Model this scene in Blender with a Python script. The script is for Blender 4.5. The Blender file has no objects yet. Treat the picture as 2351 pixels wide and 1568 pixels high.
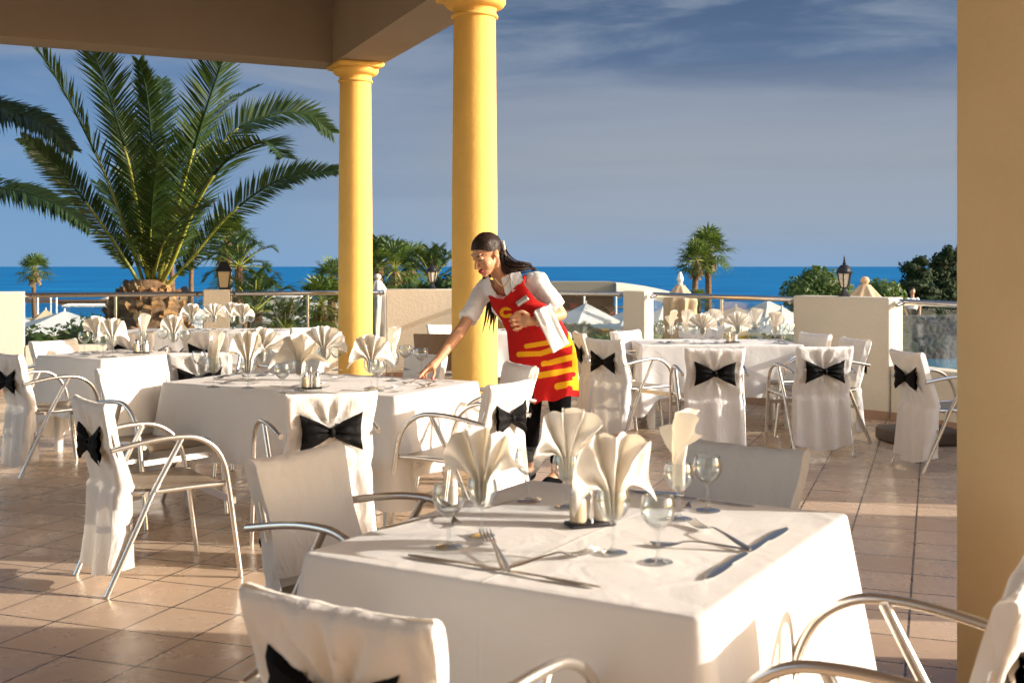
import bpy, math, random
import numpy as np
from mathutils import Vector, Matrix, noise
R = math.radians
S = bpy.context.scene
COL = S.collection
EYE = 1.48                       # camera height (m)

# ------------------------------------------------------------------ camera
cam_d = bpy.data.cameras.new('camera'); cam = bpy.data.objects.new('camera', cam_d); COL.objects.link(cam)
cam.location = (0, 0, EYE); cam.rotation_euler = (R(90), 0, 0)
cam_d.sensor_width = 36; cam_d.lens = 40.8; cam_d.shift_y = -0.0732
cam_d.clip_start = 0.05; cam_d.clip_end = 60000
cam_d.dof.use_dof = True; cam_d.dof.focus_distance = 8.0; cam_d.dof.aperture_fstop = 5.6
S.camera = cam

# ------------------------------------------------------------------ sun, sky, exposure
SUN_EL, SUN_X, SUN_Y = 16.0, 0.99, -0.11
sun_dir = Vector((SUN_X, SUN_Y, 0)).normalized() * math.cos(R(SUN_EL)) + Vector((0, 0, math.sin(R(SUN_EL))))
sl = bpy.data.lights.new('sun', 'SUN'); sun = bpy.data.objects.new('sun', sl); COL.objects.link(sun)
sl.energy = 4.7; sl.angle = R(0.53); sl.color = (1.0, 0.93, 0.84)
sun.rotation_euler = sun_dir.to_track_quat('Z', 'Y').to_euler(); sun.location = (30, -5, 20)

W = bpy.data.worlds.new('World'); S.world = W; W.use_nodes = True
nt = W.node_tree; nt.nodes.clear()
def N(t, **kw):
    n = nt.nodes.new(t)
    for k, v in kw.items(): setattr(n, k, v)
    return n
def L(a, b): nt.links.new(a, b)
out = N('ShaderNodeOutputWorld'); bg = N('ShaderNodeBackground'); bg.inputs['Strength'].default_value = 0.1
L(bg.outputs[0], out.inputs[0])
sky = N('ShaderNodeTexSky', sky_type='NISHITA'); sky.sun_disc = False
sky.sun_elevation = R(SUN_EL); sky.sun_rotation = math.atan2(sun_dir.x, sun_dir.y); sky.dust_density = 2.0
tc = N('ShaderNodeTexCoord'); sx = N('ShaderNodeSeparateXYZ'); L(tc.outputs['Generated'], sx.inputs[0])
def ramp(src, stops, interp='LINEAR'):
    r = N('ShaderNodeValToRGB'); r.color_ramp.interpolation = interp
    e = r.color_ramp.elements
    while len(e) < len(stops): e.new(0.5)
    for el, (p, c) in zip(e, stops): el.position = p; el.color = (*c, 1)
    L(src, r.inputs[0]); return r
def mrange(src, a, b, c=0, d=1):
    m = N('ShaderNodeMapRange', interpolation_type='SMOOTHSTEP'); L(src, m.inputs[0])
    for i, v in zip((1, 2, 3, 4), (a, b, c, d)): m.inputs[i].default_value = v
    return m.outputs[0]
def mixc(f, a, b, bt='MIX'):
    m = N('ShaderNodeMix', data_type='RGBA', blend_type=bt)
    for sock, v in ((m.inputs[0], f), (m.inputs[6], a), (m.inputs[7], b)):
        if isinstance(v, (int, float)): sock.default_value = v
        elif isinstance(v, tuple): sock.default_value = (*v, 1)
        else: L(v, sock)
    return m.outputs[2]
# the sea-side sky: a slate-blue cloud deck with long streaks above a paler, hazier band
zz = N('ShaderNodeMapRange'); L(sx.outputs[2], zz.inputs[0]); zz.inputs[1].default_value = 0; zz.inputs[2].default_value = 0.30
grad = ramp(zz.outputs[0], [(0, (.26, .39, .58)), (.10, (.30, .375, .48)), (.30, (.325, .365, .43)), (.46, (.275, .32, .405)),
                            (.58, (.115, .18, .30)), (.78, (.07, .125, .23)), (1, (.06, .11, .21))])
gleft = ramp(zz.outputs[0], [(0, (.20, .36, .58)), (.35, (.17, .31, .52)), (.7, (.12, .20, .37)), (1, (.08, .14, .28))])
lf = mrange(sx.outputs[0], .04, -.36)
base = mixc(lf, grad.outputs[0], gleft.outputs[0])
mp = N('ShaderNodeMapping'); L(tc.outputs['Generated'], mp.inputs[0]); mp.inputs['Scale'].default_value = (3.2, 3.2, 17); mp.inputs['Rotation'].default_value = (0, R(6), 0)
nz = N('ShaderNodeTexNoise'); L(mp.outputs[0], nz.inputs[0]); nz.inputs['Scale'].default_value = 1.55; nz.inputs['Detail'].default_value = 6; nz.inputs['Roughness'].default_value = .55; nz.inputs['Distortion'].default_value = .5
cf = mrange(nz.outputs[0], .42, .70, 0, .72)
hi = mrange(sx.outputs[2], .05, .15)
mm = N('ShaderNodeMath', operation='MULTIPLY'); L(cf, mm.inputs[0]); L(hi, mm.inputs[1])
base = mixc(mm.outputs[0], base, (.29, .345, .43))
cf2_ = mrange(nz.outputs[0], .52, .30, 0, .5); m3 = N('ShaderNodeMath', operation='MULTIPLY'); L(cf2_, m3.inputs[0]); L(mrange(sx.outputs[2], .10, .20), m3.inputs[1]); cf2 = m3.outputs[0]
base = mixc(cf2, base, (.075, .125, .225))
mp2 = N('ShaderNodeMapping'); L(tc.outputs['Generated'], mp2.inputs[0]); mp2.inputs['Scale'].default_value = (2.2, 2.2, 22); mp2.inputs['Location'].default_value = (3, 1, 2)
nz2 = N('ShaderNodeTexNoise'); L(mp2.outputs[0], nz2.inputs[0]); nz2.inputs['Scale'].default_value = 1.1; nz2.inputs['Detail'].default_value = 5
base = mixc(mrange(nz2.outputs[0], .42, .66, 0, .45), base, mixc(1.0, base, (.80, .84, .88), 'MULTIPLY'))
front = mixc(1.0, base, (6.5, 6.5, 6.5), 'MULTIPLY')
# the landward half of the sky: unseen, brightened and warmed to fill shade
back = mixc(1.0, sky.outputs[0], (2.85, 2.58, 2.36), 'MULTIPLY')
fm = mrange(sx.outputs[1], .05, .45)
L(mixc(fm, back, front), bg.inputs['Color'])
S.view_settings.view_transform = 'Standard'; S.view_settings.look = 'None'
S.view_settings.exposure = 0.68; S.view_settings.gamma = 1.0
S.cycles.max_bounces = 8; S.cycles.transparent_max_bounces = 24
S.cycles.use_denoising = True
try: S.cycles.use_adaptive_sampling = True
except Exception: pass

# ------------------------------------------------------------------ helpers
F_ = 2664.0
def at(x, y, d):                 # a point of the survey sketch (2351 wide) at depth d, in metres
    return Vector(((x - 1175) * d / F_, d, EYE - (y - 612) * d / F_))

class MB:
    def __init__(s): s.v = []; s.f = []; s.m = []
    def add(s, vs, fs, mi=0, M=None):
        o = len(s.v)
        s.v += [tuple(M @ Vector(p)) for p in vs] if M is not None else [tuple(p) for p in vs]
        s.f += [tuple(i + o for i in q) for q in fs]; s.m += [mi] * len(fs)
        return s
    def grid(s, P, mi=0, close_u=False, M=None, fmi=None):
        ny, nx = len(P), len(P[0]); vs = [p for row in P for p in row]; fs = []; ms = []
        for j in range(ny - 1):
            for i in range(nx if close_u else nx - 1):
                k = (i + 1) % nx
                fs.append((j * nx + i, j * nx + k, (j + 1) * nx + k, (j + 1) * nx + i)); ms.append(fmi(i, j) if fmi else mi)
        o = len(s.m); s.add(vs, fs, mi, M); s.m[o:] = ms
        return s
    def tube(s, pts, r, seg=10, mi=0, cap=True, M=None, flat=1.0, up=None):
        pts = [Vector(p) for p in pts]; n = len(pts)
        rr = [r] * n if isinstance(r, (int, float)) else r
        T = [(pts[min(i + 1, n - 1)] - pts[max(i - 1, 0)]).normalized() for i in range(n)]
        u = Vector(up) if up else (Vector((0, 0, 1)) if abs(T[0].z) < .9 else Vector((1, 0, 0)))
        u = (u - T[0] * u.dot(T[0])).normalized(); P = []
        for i in range(n):
            u = (u - T[i] * u.dot(T[i])).normalized(); w = T[i].cross(u)
            P.append([pts[i] + (u * math.cos(a) * flat + w * math.sin(a)) * rr[i] for a in (2 * math.pi * k / seg for k in range(seg))])
        o = len(s.v); s.grid(P, mi, True, M)
        if cap:
            s.f.append(tuple(o + k for k in range(seg))[::-1]); s.f.append(tuple(o + (n - 1) * seg + k for k in range(seg))); s.m += [mi, mi]
        return s
    def box(s, c, d, mi=0, rz=0, M=None, bev=0):
        x, y, z = (q / 2 for q in d)
        if bev:
            b = bev; P = []
            for zz, ins in ((-z, b), (-z + b, 0), (z - b, 0), (z, b)):
                X, Y = x - ins, y - ins
                P.append([(X - (b if not ins else 0), -Y, zz), (X, -Y + (b if not ins else 0), zz), (X, Y - (b if not ins else 0), zz), (X - (b if not ins else 0), Y, zz),
                          (-X + (b if not ins else 0), Y, zz), (-X, Y - (b if not ins else 0), zz), (-X, -Y + (b if not ins else 0), zz), (-X + (b if not ins else 0), -Y, zz)])
            vs = [p for r_ in P for p in r_]; fs = [tuple(range(8))[::-1], tuple(range(24, 32))]
            for j in range(3):
                for i in range(8):
                    k = (i + 1) % 8; fs.append((j * 8 + i, j * 8 + k, j * 8 + 8 + k, j * 8 + 8 + i))
        else:
            vs = [(-x, -y, -z), (x, -y, -z), (x, y, -z), (-x, y, -z), (-x, -y, z), (x, -y, z), (x, y, z), (-x, y, z)]
            fs = [(3, 2, 1, 0), (4, 5, 6, 7), (0, 1, 5, 4), (1, 2, 6, 5), (2, 3, 7, 6), (3, 0, 4, 7)]
        Q = Matrix.Translation(c) @ Matrix.Rotation(rz, 4, 'Z')
        return s.add(vs, fs, mi, (M @ Q) if M is not None else Q)
    def lathe(s, prof, seg=24, c=(0, 0, 0), mi=0, M=None, cap=True):
        P = [[(c[0] + r * math.cos(2 * math.pi * k / seg), c[1] + r * math.sin(2 * math.pi * k / seg), c[2] + z) for k in range(seg)] for r, z in prof]
        o = len(s.v); s.grid(P, mi, True, M)
        if cap:
            n = len(prof); s.f += [tuple(o + k for k in range(seg))[::-1], tuple(o + (n - 1) * seg + k for k in range(seg))]; s.m += [mi, mi]
        return s
    def ell(s, c, rad, M=None, seg=18, mi=0):
        n = seg // 2; P = []
        for j in range(n + 1):
            t = math.pi * (.02 + .96 * j / n) - math.pi / 2
            P.append([(rad[0] * math.cos(t) * math.cos(2 * math.pi * k / seg), rad[1] * math.cos(t) * math.sin(2 * math.pi * k / seg), rad[2] * math.sin(t)) for k in range(seg)])
        Q = Matrix.Translation(c) if M is None else Matrix.Translation(c) @ M
        o = len(s.v); s.grid(P, mi, True, Q)
        s.f += [tuple(o + k for k in range(seg))[::-1], tuple(o + n * seg + k for k in range(seg))]; s.m += [mi, mi]
        return s
    def prism(s, poly, z0, z1, mi=0):
        n = len(poly); vs = [(x, y, z0) for x, y in poly] + [(x, y, z1) for x, y in poly]
        ar = sum(poly[i][0] * poly[(i + 1) % n][1] - poly[(i + 1) % n][0] * poly[i][1] for i in range(n))
        fs = [tuple(range(n))[::-1], tuple(range(n, 2 * n))] + [(i, (i + 1) % n, n + (i + 1) % n, n + i) for i in range(n)]
        if ar < 0: fs = [q[::-1] for q in fs]
        return s.add(vs, fs, mi)
    def mesh(s, name, mats, sharp=38):
        me = bpy.data.meshes.new(name); me.from_pydata(s.v, [], s.f)
        for m in (mats if isinstance(mats, (list, tuple)) else [mats]): me.materials.append(m)
        me.polygons.foreach_set('material_index', s.m)
        me.polygons.foreach_set('use_smooth', [True] * len(s.f))
        if sharp: me.set_sharp_from_angle(angle=R(sharp))
        me.update(); return me
    def build(s, name, mats, parent=None, sharp=38):
        return link(name, s.mesh(name, mats, sharp), parent)
def link(name, me, parent=None):
    o = bpy.data.objects.new(name, me); COL.objects.link(o)
    if parent: o.parent = parent
    return o
def tag(o, label=None, cat=None, group=None, kind=None):
    if label: o['label'] = label
    if cat: o['category'] = cat
    if group: o['group'] = group
    if kind: o['kind'] = kind
    return o
def thing(name, label, cat, loc=(0, 0, 0), rz=0, group=None):
    o = bpy.data.objects.new(name, None); COL.objects.link(o); o.location = loc; o.rotation_euler = (0, 0, rz)
    o.empty_display_size = .1
    return tag(o, label, cat, group)
def copy_tree(o, parent=None):
    c = o.copy(); COL.objects.link(c); c.parent = parent
    for ch in o.children: copy_tree(ch, c)
    return c
def cr(pts, n):                  # Catmull-Rom resample
    pts = [Vector(p) for p in pts]; q = [pts[0] * 2 - pts[1]] + pts + [pts[-1] * 2 - pts[-2]]; o = []
    m = len(pts) - 1
    for k in range(n):
        t = k / (n - 1) * m; i = min(int(t), m - 1); t -= i
        a, b, c, d = q[i], q[i + 1], q[i + 2], q[i + 3]
        o.append(.5 * ((2 * b) + (c - a) * t + (2 * a - 5 * b + 4 * c - d) * t * t + (3 * b - a - 3 * c + d) * t ** 3))
    return o
def lerp(a, b, t): return a + (b - a) * t
def sstep(a, b, x):
    t = min(1, max(0, (x - a) / (b - a))); return t * t * (3 - 2 * t)

# ------------------------------------------------------------------ materials
def mat(name, col=(.8, .8, .8), rough=.6, metal=0, spec=.5, bump=None, var=None, trans=0, transcol=None, coat=0, coords='Object'):
    """bump=(scale, strength, detail); var=(scale, amount, colour2)"""
    global nt
    m = bpy.data.materials.new(name); m.use_nodes = True; nt = m.node_tree; nt.nodes.clear()
    o = N('ShaderNodeOutputMaterial'); p = N('ShaderNodeBsdfPrincipled')
    p.inputs['Base Color'].default_value = (*col, 1); p.inputs['Roughness'].default_value = rough
    p.inputs['Metallic'].default_value = metal; p.inputs['Specular IOR Level'].default_value = spec
    if coat: p.inputs['Coat Weight'].default_value = coat
    t = N('ShaderNodeTexCoord')
    if var:
        n = N('ShaderNodeTexNoise'); L(t.outputs[coords], n.inputs[0]); n.inputs['Scale'].default_value = var[0]; n.inputs['Detail'].default_value = 5
        f = mrange(n.outputs[0], .35, .7, 0, var[1]); c = mixc(f, col, var[2]); L(c, p.inputs['Base Color'])
    if bump:
        n = N('ShaderNodeTexNoise'); L(t.outputs[coords], n.inputs[0]); n.inputs['Scale'].default_value = bump[0]; n.inputs['Detail'].default_value = bump[2]
        b = N('ShaderNodeBump'); b.inputs['Strength'].default_value = bump[1]; b.inputs['Distance'].default_value = bump[3] if len(bump) > 3 else .01
        L(n.outputs[0], b.inputs['Height']); L(b.outputs[0], p.inputs['Normal'])
    if trans:
        tr = N('ShaderNodeBsdfTranslucent'); tr.inputs[0].default_value = (*(transcol or col), 1)
        mx = N('ShaderNodeMixShader'); mx.inputs[0].default_value = trans
        L(p.outputs[0], mx.inputs[1]); L(tr.outputs[0], mx.inputs[2]); L(mx.outputs[0], o.inputs[0])
    else: L(p.outputs[0], o.inputs[0])
    m['p'] = p.name
    return m
M = {}
def f_cloth(p, t, o):
    p.inputs['Base Color'].default_value = (.83, .81, .785, 1); p.inputs['Roughness'].default_value = .85; p.inputs['Specular IOR Level'].default_value = .2
    n = N('ShaderNodeTexNoise'); L(t.outputs['Object'], n.inputs[0]); n.inputs['Scale'].default_value = 9; n.inputs['Detail'].default_value = 6; n.inputs['Distortion'].default_value = .8
    s_ = N('ShaderNodeSeparateXYZ'); L(t.outputs['Object'], s_.inputs[0]); acc = n.outputs[0]
    for k, per in ((0, .37), (1, .41)):      # ironed fold lines
        pp_ = N('ShaderNodeMath', operation='PINGPONG'); L(s_.outputs[k], pp_.inputs[0]); pp_.inputs[1].default_value = per
        r_ = mrange(pp_.outputs[0], 0, 0.008, .16, 0); ad = N('ShaderNodeMath', operation='ADD'); L(acc, ad.inputs[0]); L(r_, ad.inputs[1]); acc = ad.outputs[0]
    b = N('ShaderNodeBump'); b.inputs['Strength'].default_value = .35; b.inputs['Distance'].default_value = .014; L(acc, b.inputs['Height']); L(b.outputs[0], p.inputs['Normal'])
    tr = N('ShaderNodeBsdfTranslucent'); tr.inputs[0].default_value = (.85, .75, .58, 1); mx = N('ShaderNodeMixShader'); mx.inputs[0].default_value = .13
    L(p.outputs[0], mx.inputs[1]); L(tr.outputs[0], mx.inputs[2]); L(mx.outputs[0], o.inputs[0])
def f_cover(p, t, o):
    p.inputs['Base Color'].default_value = (.83, .805, .775, 1); p.inputs['Roughness'].default_value = .9; p.inputs['Specular IOR Level'].default_value = .15
    hs = []
    for sc, de, di, w in ((6, 4, 1.6, 1.0), (17, 5, 1.0, .55), (5, 3, .6, -.16)):
        mp = N('ShaderNodeMapping'); L(t.outputs['Object'], mp.inputs[0]); mp.inputs['Scale'].default_value = (1, 1, .5); n = N('ShaderNodeTexNoise'); L(mp.outputs[0], n.inputs[0]); n.inputs['Scale'].default_value = sc; n.inputs['Detail'].default_value = de; n.noise_type = 'RIDGED_MULTIFRACTAL' if w < 0 else 'FBM'; n.inputs['Distortion'].default_value = di
        m_ = N('ShaderNodeMath', operation='MULTIPLY'); L(n.outputs[0], m_.inputs[0]); m_.inputs[1].default_value = abs(w)
        if hs: q = N('ShaderNodeMath', operation='ADD'); L(hs[-1], q.inputs[0]); L(m_.outputs[0], q.inputs[1]); hs.append(q.outputs[0])
        else: hs.append(m_.outputs[0])
    b = N('ShaderNodeBump'); b.inputs['Strength'].default_value = .45; b.inputs['Distance'].default_value = .035; L(hs[-1], b.inputs['Height']); L(b.outputs[0], p.inputs['Normal'])
    tr = N('ShaderNodeBsdfTranslucent'); tr.inputs[0].default_value = (.85, .74, .56, 1); mx = N('ShaderNodeMixShader'); mx.inputs[0].default_value = .14
    L(p.outputs[0], mx.inputs[1]); L(tr.outputs[0], mx.inputs[2]); L(mx.outputs[0], o.inputs[0])
M['napkin'] = mat('cream_napkin_linen', (.84, .815, .775), .85, spec=.2, bump=(40, .12, 3, .01), trans=.22, transcol=(.9, .76, .5))
M['satin'] = mat('black_satin', (.003, .0027, .003), .65, spec=.12, bump=(30, .3, 3, .01))
M['alu'] = mat('brushed_aluminium', (.74, .71, .66), .26, metal=.92, bump=(60, .03, 2, .004))
M['steel'] = mat('polished_steel', (.62, .60, .57), .18, metal=1)
M['cut'] = mat('cutlery_steel', (.60, .57, .53), .28, metal=1)
M['plastic'] = mat('white_moulded_plastic', (.78, .76, .72), .4)
M['yellow'] = mat('ochre_plaster', (.82, .505, .13), .8, spec=.2, bump=(26, .26, 7, .012), var=(2.6, .6, (.68, .42, .12)))
M['pillar'] = mat('tan_plaster', (.74, .55, .30), .85, spec=.15, bump=(30, .28, 7, .012), var=(1.8, .5, (.62, .45, .23)))
M['ceil'] = mat('brown_painted_soffit', (.36, .29, .22), .9, spec=.1, bump=(12, .06, 4, .01), var=(.8, .3, (.28, .22, .16)))
M['stucco'] = mat('cream_stucco', (.66, .60, .49), .9, spec=.15, bump=(26, .35, 6, .012), var=(1.6, .35, (.56, .50, .40)))
M['skirt'] = mat('terracotta_skirting', (.36, .22, .15), .4, var=(4, .5, (.28, .17, .11)))
M['black'] = mat('black_cast_metal', (.012, .012, .014), .35, spec=.5)
M['frost'] = mat('frosted_lamp_glass', (.78, .74, .66), .25, trans=.35, transcol=(.85, .78, .62))
M['amber'] = mat('amber_lamp_glass', (.62, .50, .30), .25, trans=.35, transcol=(.7, .5, .25))
M['canvas'] = mat('white_parasol_canvas', (.72, .70, .66), .9, spec=.1, bump=(6, .1, 3), trans=.2, transcol=(.8, .74, .6))
M['beige'] = mat('beige_parasol_canvas', (.62, .46, .30), .9, spec=.1, bump=(10, .2, 4), trans=.15, transcol=(.7, .45, .2))
M['greige'] = mat('grey_beige_canvas', (.55, .50, .44), .9, spec=.1, bump=(10, .2, 4))
M['wood'] = mat('brown_timber', (.20, .11, .06), .7, var=(8, .5, (.12, .065, .035)))
M['dark'] = mat('dark_interior', (.03, .025, .02), .9)
M['white'] = mat('white_paint', (.76, .75, .72), .6)
M['render'] = mat('cream_building_render', (.70, .64, .50), .9, spec=.1, var=(.6, .3, (.62, .56, .43)))
M['trunk'] = mat('palm_trunk_bark', (.19, .12, .07), .95, spec=.1, bump=(14, .8, 5, .03), var=(9, .7, (.09, .055, .03)))
M['scale'] = mat('palm_leaf_base', (.33, .19, .085), .9, spec=.15, bump=(20, .6, 4, .02), var=(6, .7, (.12, .065, .03)))
M['leaf'] = mat('palm_leaflet', (.022, .048, .012), .45, spec=.3, trans=.16, transcol=(.12, .18, .012), var=(3, .45, (.045, .07, .013)))
M['leafdk'] = mat('palm_leaflet_dark', (.025, .052, .018), .42, spec=.4, trans=.15, transcol=(.08, .16, .02))
M['rachis'] = mat('palm_rachis', (.26, .27, .04), .5, trans=0)
M['fan'] = mat('fan_palm_leaf', (.055, .10, .022), .5, spec=.35, trans=.2, transcol=(.2, .28, .03), var=(2, .5, (.09, .13, .03)))
M['dead'] = mat('dry_palm_skirt', (.20, .14, .07), .9)
M['bush1'] = mat('shrub_leaf_mid', (.05, .095, .022), .55, spec=.3, trans=.2, transcol=(.16, .24, .03))
M['bush2'] = mat('shrub_leaf_light', (.10, .15, .035), .55, spec=.3, trans=.2, transcol=(.25, .3, .04))
M['bush3'] = mat('conifer_needles', (.018, .032, .012), .75, spec=.12)
M['seat'] = None
def finish(name, fn):            # a material made by a node function fn(p, t, o)
    global nt
    m = bpy.data.materials.new(name); m.use_nodes = True; nt = m.node_tree; nt.nodes.clear()
    o = N('ShaderNodeOutputMaterial'); p = N('ShaderNodeBsdfPrincipled'); t = N('ShaderNodeTexCoord'); L(p.outputs[0], o.inputs[0])
    fn(p, t, o); return m
M['cloth'] = finish('white_table_linen', f_cloth); M['cover'] = finish('white_cotton_cover', f_cover)
def f_seat(p, t, o):
    s_ = N('ShaderNodeSeparateXYZ'); L(t.outputs['Object'], s_.inputs[0])
    w = N('ShaderNodeTexWave', bands_direction='X'); L(t.outputs['Object'], w.inputs[0]); w.inputs['Scale'].default_value = 28; w.inputs['Distortion'].default_value = 0
    c = mixc(w.outputs[1], (.20, .145, .095), (.42, .34, .25)); L(c, p.inputs['Base Color'])
    b = N('ShaderNodeBump'); b.inputs['Strength'].default_value = .6; b.inputs['Distance'].default_value = .004; L(w.outputs[1], b.inputs['Height']); L(b.outputs[0], p.inputs['Normal'])
    p.inputs['Roughness'].default_value = .4; p.inputs['Metallic'].default_value = .25
M['seat'] = finish('brown_slatted_seat', f_seat)
TILE_ROT = R(-20)
def f_floor(p, t, o):
    mp = N('ShaderNodeMapping'); L(t.outputs['Object'], mp.inputs[0]); mp.inputs['Rotation'].default_value = (0, 0, R(20)); mp.inputs['Location'].default_value = (.1, .12, 0)
    br = N('ShaderNodeTexBrick'); br.offset = 0; br.squash = 1; L(mp.outputs[0], br.inputs[0])
    br.inputs['Scale'].default_value = 1; br.inputs['Brick Width'].default_value = .335; br.inputs['Row Height'].default_value = .335
    br.inputs['Mortar Size'].default_value = .0055; br.inputs['Mortar Smooth'].default_value = .1
    br.inputs['Color1'].default_value = (.61, .44, .30, 1); br.inputs['Color2'].default_value = (.52, .365, .245, 1); br.inputs['Mortar'].default_value = (.05, .032, .024, 1)
    n = N('ShaderNodeTexNoise'); L(t.outputs['Object'], n.inputs[0]); n.inputs['Scale'].default_value = 3.2; n.inputs['Detail'].default_value = 7; n.inputs['Roughness'].default_value = .65
    n2 = N('ShaderNodeTexNoise'); L(t.outputs['Object'], n2.inputs[0]); n2.inputs['Scale'].default_value = 24; n2.inputs['Detail'].default_value = 4
    c = mixc(mrange(n.outputs[0], .42, .72, 0, .32), br.outputs[0], (.43, .295, .195))
    c = mixc(mrange(n2.outputs[0], .45, .75, 0, .22), c, (.68, .54, .39)); L(c, p.inputs['Base Color'])
    rg = mrange(n.outputs[0], .3, .7, .20, .38); L(rg, p.inputs['Roughness'])
    b = N('ShaderNodeBump'); b.inputs['Strength'].default_value = .35; b.inputs['Distance'].default_value = .004
    inv = N('ShaderNodeMath', operation='SUBTRACT'); inv.inputs[0].default_value = 1; L(br.outputs[1], inv.inputs[1])
    ad = N('ShaderNodeMath', operation='MULTIPLY_ADD'); L(n2.outputs[0], ad.inputs[0]); ad.inputs[1].default_value = .18; L(inv.outputs[0], ad.inputs[2])
    L(ad.outputs[0], b.inputs['Height']); L(b.outputs[0], p.inputs['Normal'])
M['floor'] = finish('terracotta_floor_tiles', f_floor)
def f_sea(p, t, o):
    mp = N('ShaderNodeMapping'); L(t.outputs['Object'], mp.inputs[0]); mp.inputs['Scale'].default_value = (.02, .09, 1)
    n = N('ShaderNodeTexNoise'); L(mp.outputs[0], n.inputs[0]); n.inputs['Scale'].default_value = 1.2; n.inputs['Detail'].default_value = 8; n.inputs['Roughness'].default_value = .6
    n2 = N('ShaderNodeTexNoise'); L(t.outputs['Object'], n2.inputs[0]); n2.inputs['Scale'].default_value = .0025; n2.inputs['Detail'].default_value = 3
    c = mixc(mrange(n.outputs[0], .35, .68), (.0, .090, .26), (.008, .21, .44)); c = mixc(mrange(n2.outputs[0], .4, .7, 0, .5), c, (.0, .105, .31)); L(c, p.inputs['Base Color'])
    b = N('ShaderNodeBump'); b.inputs['Strength'].default_value = .5; b.inputs['Distance'].default_value = .6; L(n.outputs[0], b.inputs['Height']); L(b.outputs[0], p.inputs['Normal'])
    p.inputs['Roughness'].default_value = .5; p.inputs['Specular IOR Level'].default_value = .05
M['sea'] = finish('blue_sea_water', f_sea)
def f_ground(p, t, o):
    s_ = N('ShaderNodeSeparateXYZ'); L(t.outputs['Object'], s_.inputs[0])
    n = N('ShaderNodeTexNoise'); L(t.outputs['Object'], n.inputs[0]); n.inputs['Scale'].default_value = .35; n.inputs['Detail'].default_value = 8
    g = mixc(mrange(n.outputs[0], .42, .6), (.05, .075, .025), (.20, .15, .085))
    c = mixc(mrange(s_.outputs[1], 70, 105), g, (.46, .38, .26)); L(c, p.inputs['Base Color']); p.inputs['Roughness'].default_value = .95
    b = N('ShaderNodeBump'); b.inputs['Strength'].default_value = .8; b.inputs['Distance'].default_value = .1; L(n.outputs[0], b.inputs['Height']); L(b.outputs[0], p.inputs['Normal'])
M['ground'] = finish('garden_soil_and_sand', f_ground)
def f_stone(p, t, o):
    v = N('ShaderNodeTexVoronoi', feature='DISTANCE_TO_EDGE'); L(t.outputs['Object'], v.inputs[0]); v.inputs['Scale'].default_value = 7
    v2 = N('ShaderNodeTexVoronoi'); L(t.outputs['Object'], v2.inputs[0]); v2.inputs['Scale'].default_value = 7
    c = mixc(.4, (.055, .06, .06), v2.outputs[1], 'MULTIPLY'); c = mixc(mrange(v.outputs[0], .0, .08), (.10, .10, .10), c); L(c, p.inputs['Base Color']); p.inputs['Roughness'].default_value = .9
    b = N('ShaderNodeBump'); b.inputs['Distance'].default_value = .03; L(v.outputs[0], b.inputs['Height']); L(b.outputs[0], p.inputs['Normal'])
M['stone'] = finish('grey_rubble_stone', f_stone)
def f_pool(p, t, o):
    p.inputs['Base Color'].default_value = (.08, .33, .50, 1); p.inputs['Roughness'].default_value = .08
    n = N('ShaderNodeTexNoise'); L(t.outputs['Object'], n.inputs[0]); n.inputs['Scale'].default_value = 5
    b = N('ShaderNodeBump'); b.inputs['Strength'].default_value = .3; b.inputs['Distance'].default_value = .05; L(n.outputs[0], b.inputs['Height']); L(b.outputs[0], p.inputs['Normal'])
M['pool'] = finish('pool_water', f_pool)
def thin_glass(name, tint, lo, hi, rough=.02):
    def fn(p, t, o):
        nt.nodes.remove(p)
        tr = N('ShaderNodeBsdfTransparent'); tr.inputs[0].default_value = (*tint, 1); gl = N('ShaderNodeBsdfGlossy'); gl.inputs['Roughness'].default_value = rough
        lw = N('ShaderNodeLayerWeight'); lw.inputs[0].default_value = .45; f = mrange(lw.outputs['Facing'], .15, 1, lo, hi)
        mx = N('ShaderNodeMixShader'); L(f, mx.inputs[0]); L(tr.outputs[0], mx.inputs[1]); L(gl.outputs[0], mx.inputs[2]); L(mx.outputs[0], o.inputs[0])
    return finish(name, fn)
M['glass'] = thin_glass('clear_wine_glass', (.94, .96, .96), .06, .9)
M['pane'] = thin_glass('balustrade_glass', (.88, .91, .91), .03, .40)

# ================================================================== THE SETTING
floor_poly = [(-11, -4), (6, -4), (5.2, 2), (4.95, 7.5), (4.55, 9.4), (4.15, 10.75), (3.75, 11.35), (2.98, 12.2), (1.75, 14.35), (1.4, 14.6), (-.3, 15.6), (-1.66, 15.65), (-3.5, 14.85), (-5.8, 14.1), (-9, 12.9), (-11, 12)]
tag(MB().prism(floor_poly, -.35, 0).build('terrace_floor', M['floor']), kind='structure')
def gz(y):
    P = [(-60, -1.3), (22, -1.3), (65, -2.8), (110, -4.2), (170, -6.0), (230, -8.5)]
    for (a, za), (b, zb) in zip(P, P[1:]):
        if y <= b: return lerp(za, zb, (y - a) / (b - a))
    return P[-1][1]
ys = [-60, 0, 10, 16, 22, 28, 35, 43, 52, 65, 80, 95, 110, 130, 150, 170, 200, 230]; xs = list(range(-320, 321, 16))
rg = random.Random(4)
tag(MB().grid([[(x, y, gz(y) + rg.uniform(-.12, .12) * (y > 20)) for x in xs] for y in ys]).build('ground', M['ground'], sharp=0), kind='structure')
tag(MB().add([(-60000, 120, -6), (60000, 120, -6), (60000, 40000, -6), (-60000, 40000, -6)], [(0, 1, 2, 3)]).build('sea', M['sea'], sharp=0), kind='structure')

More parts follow.
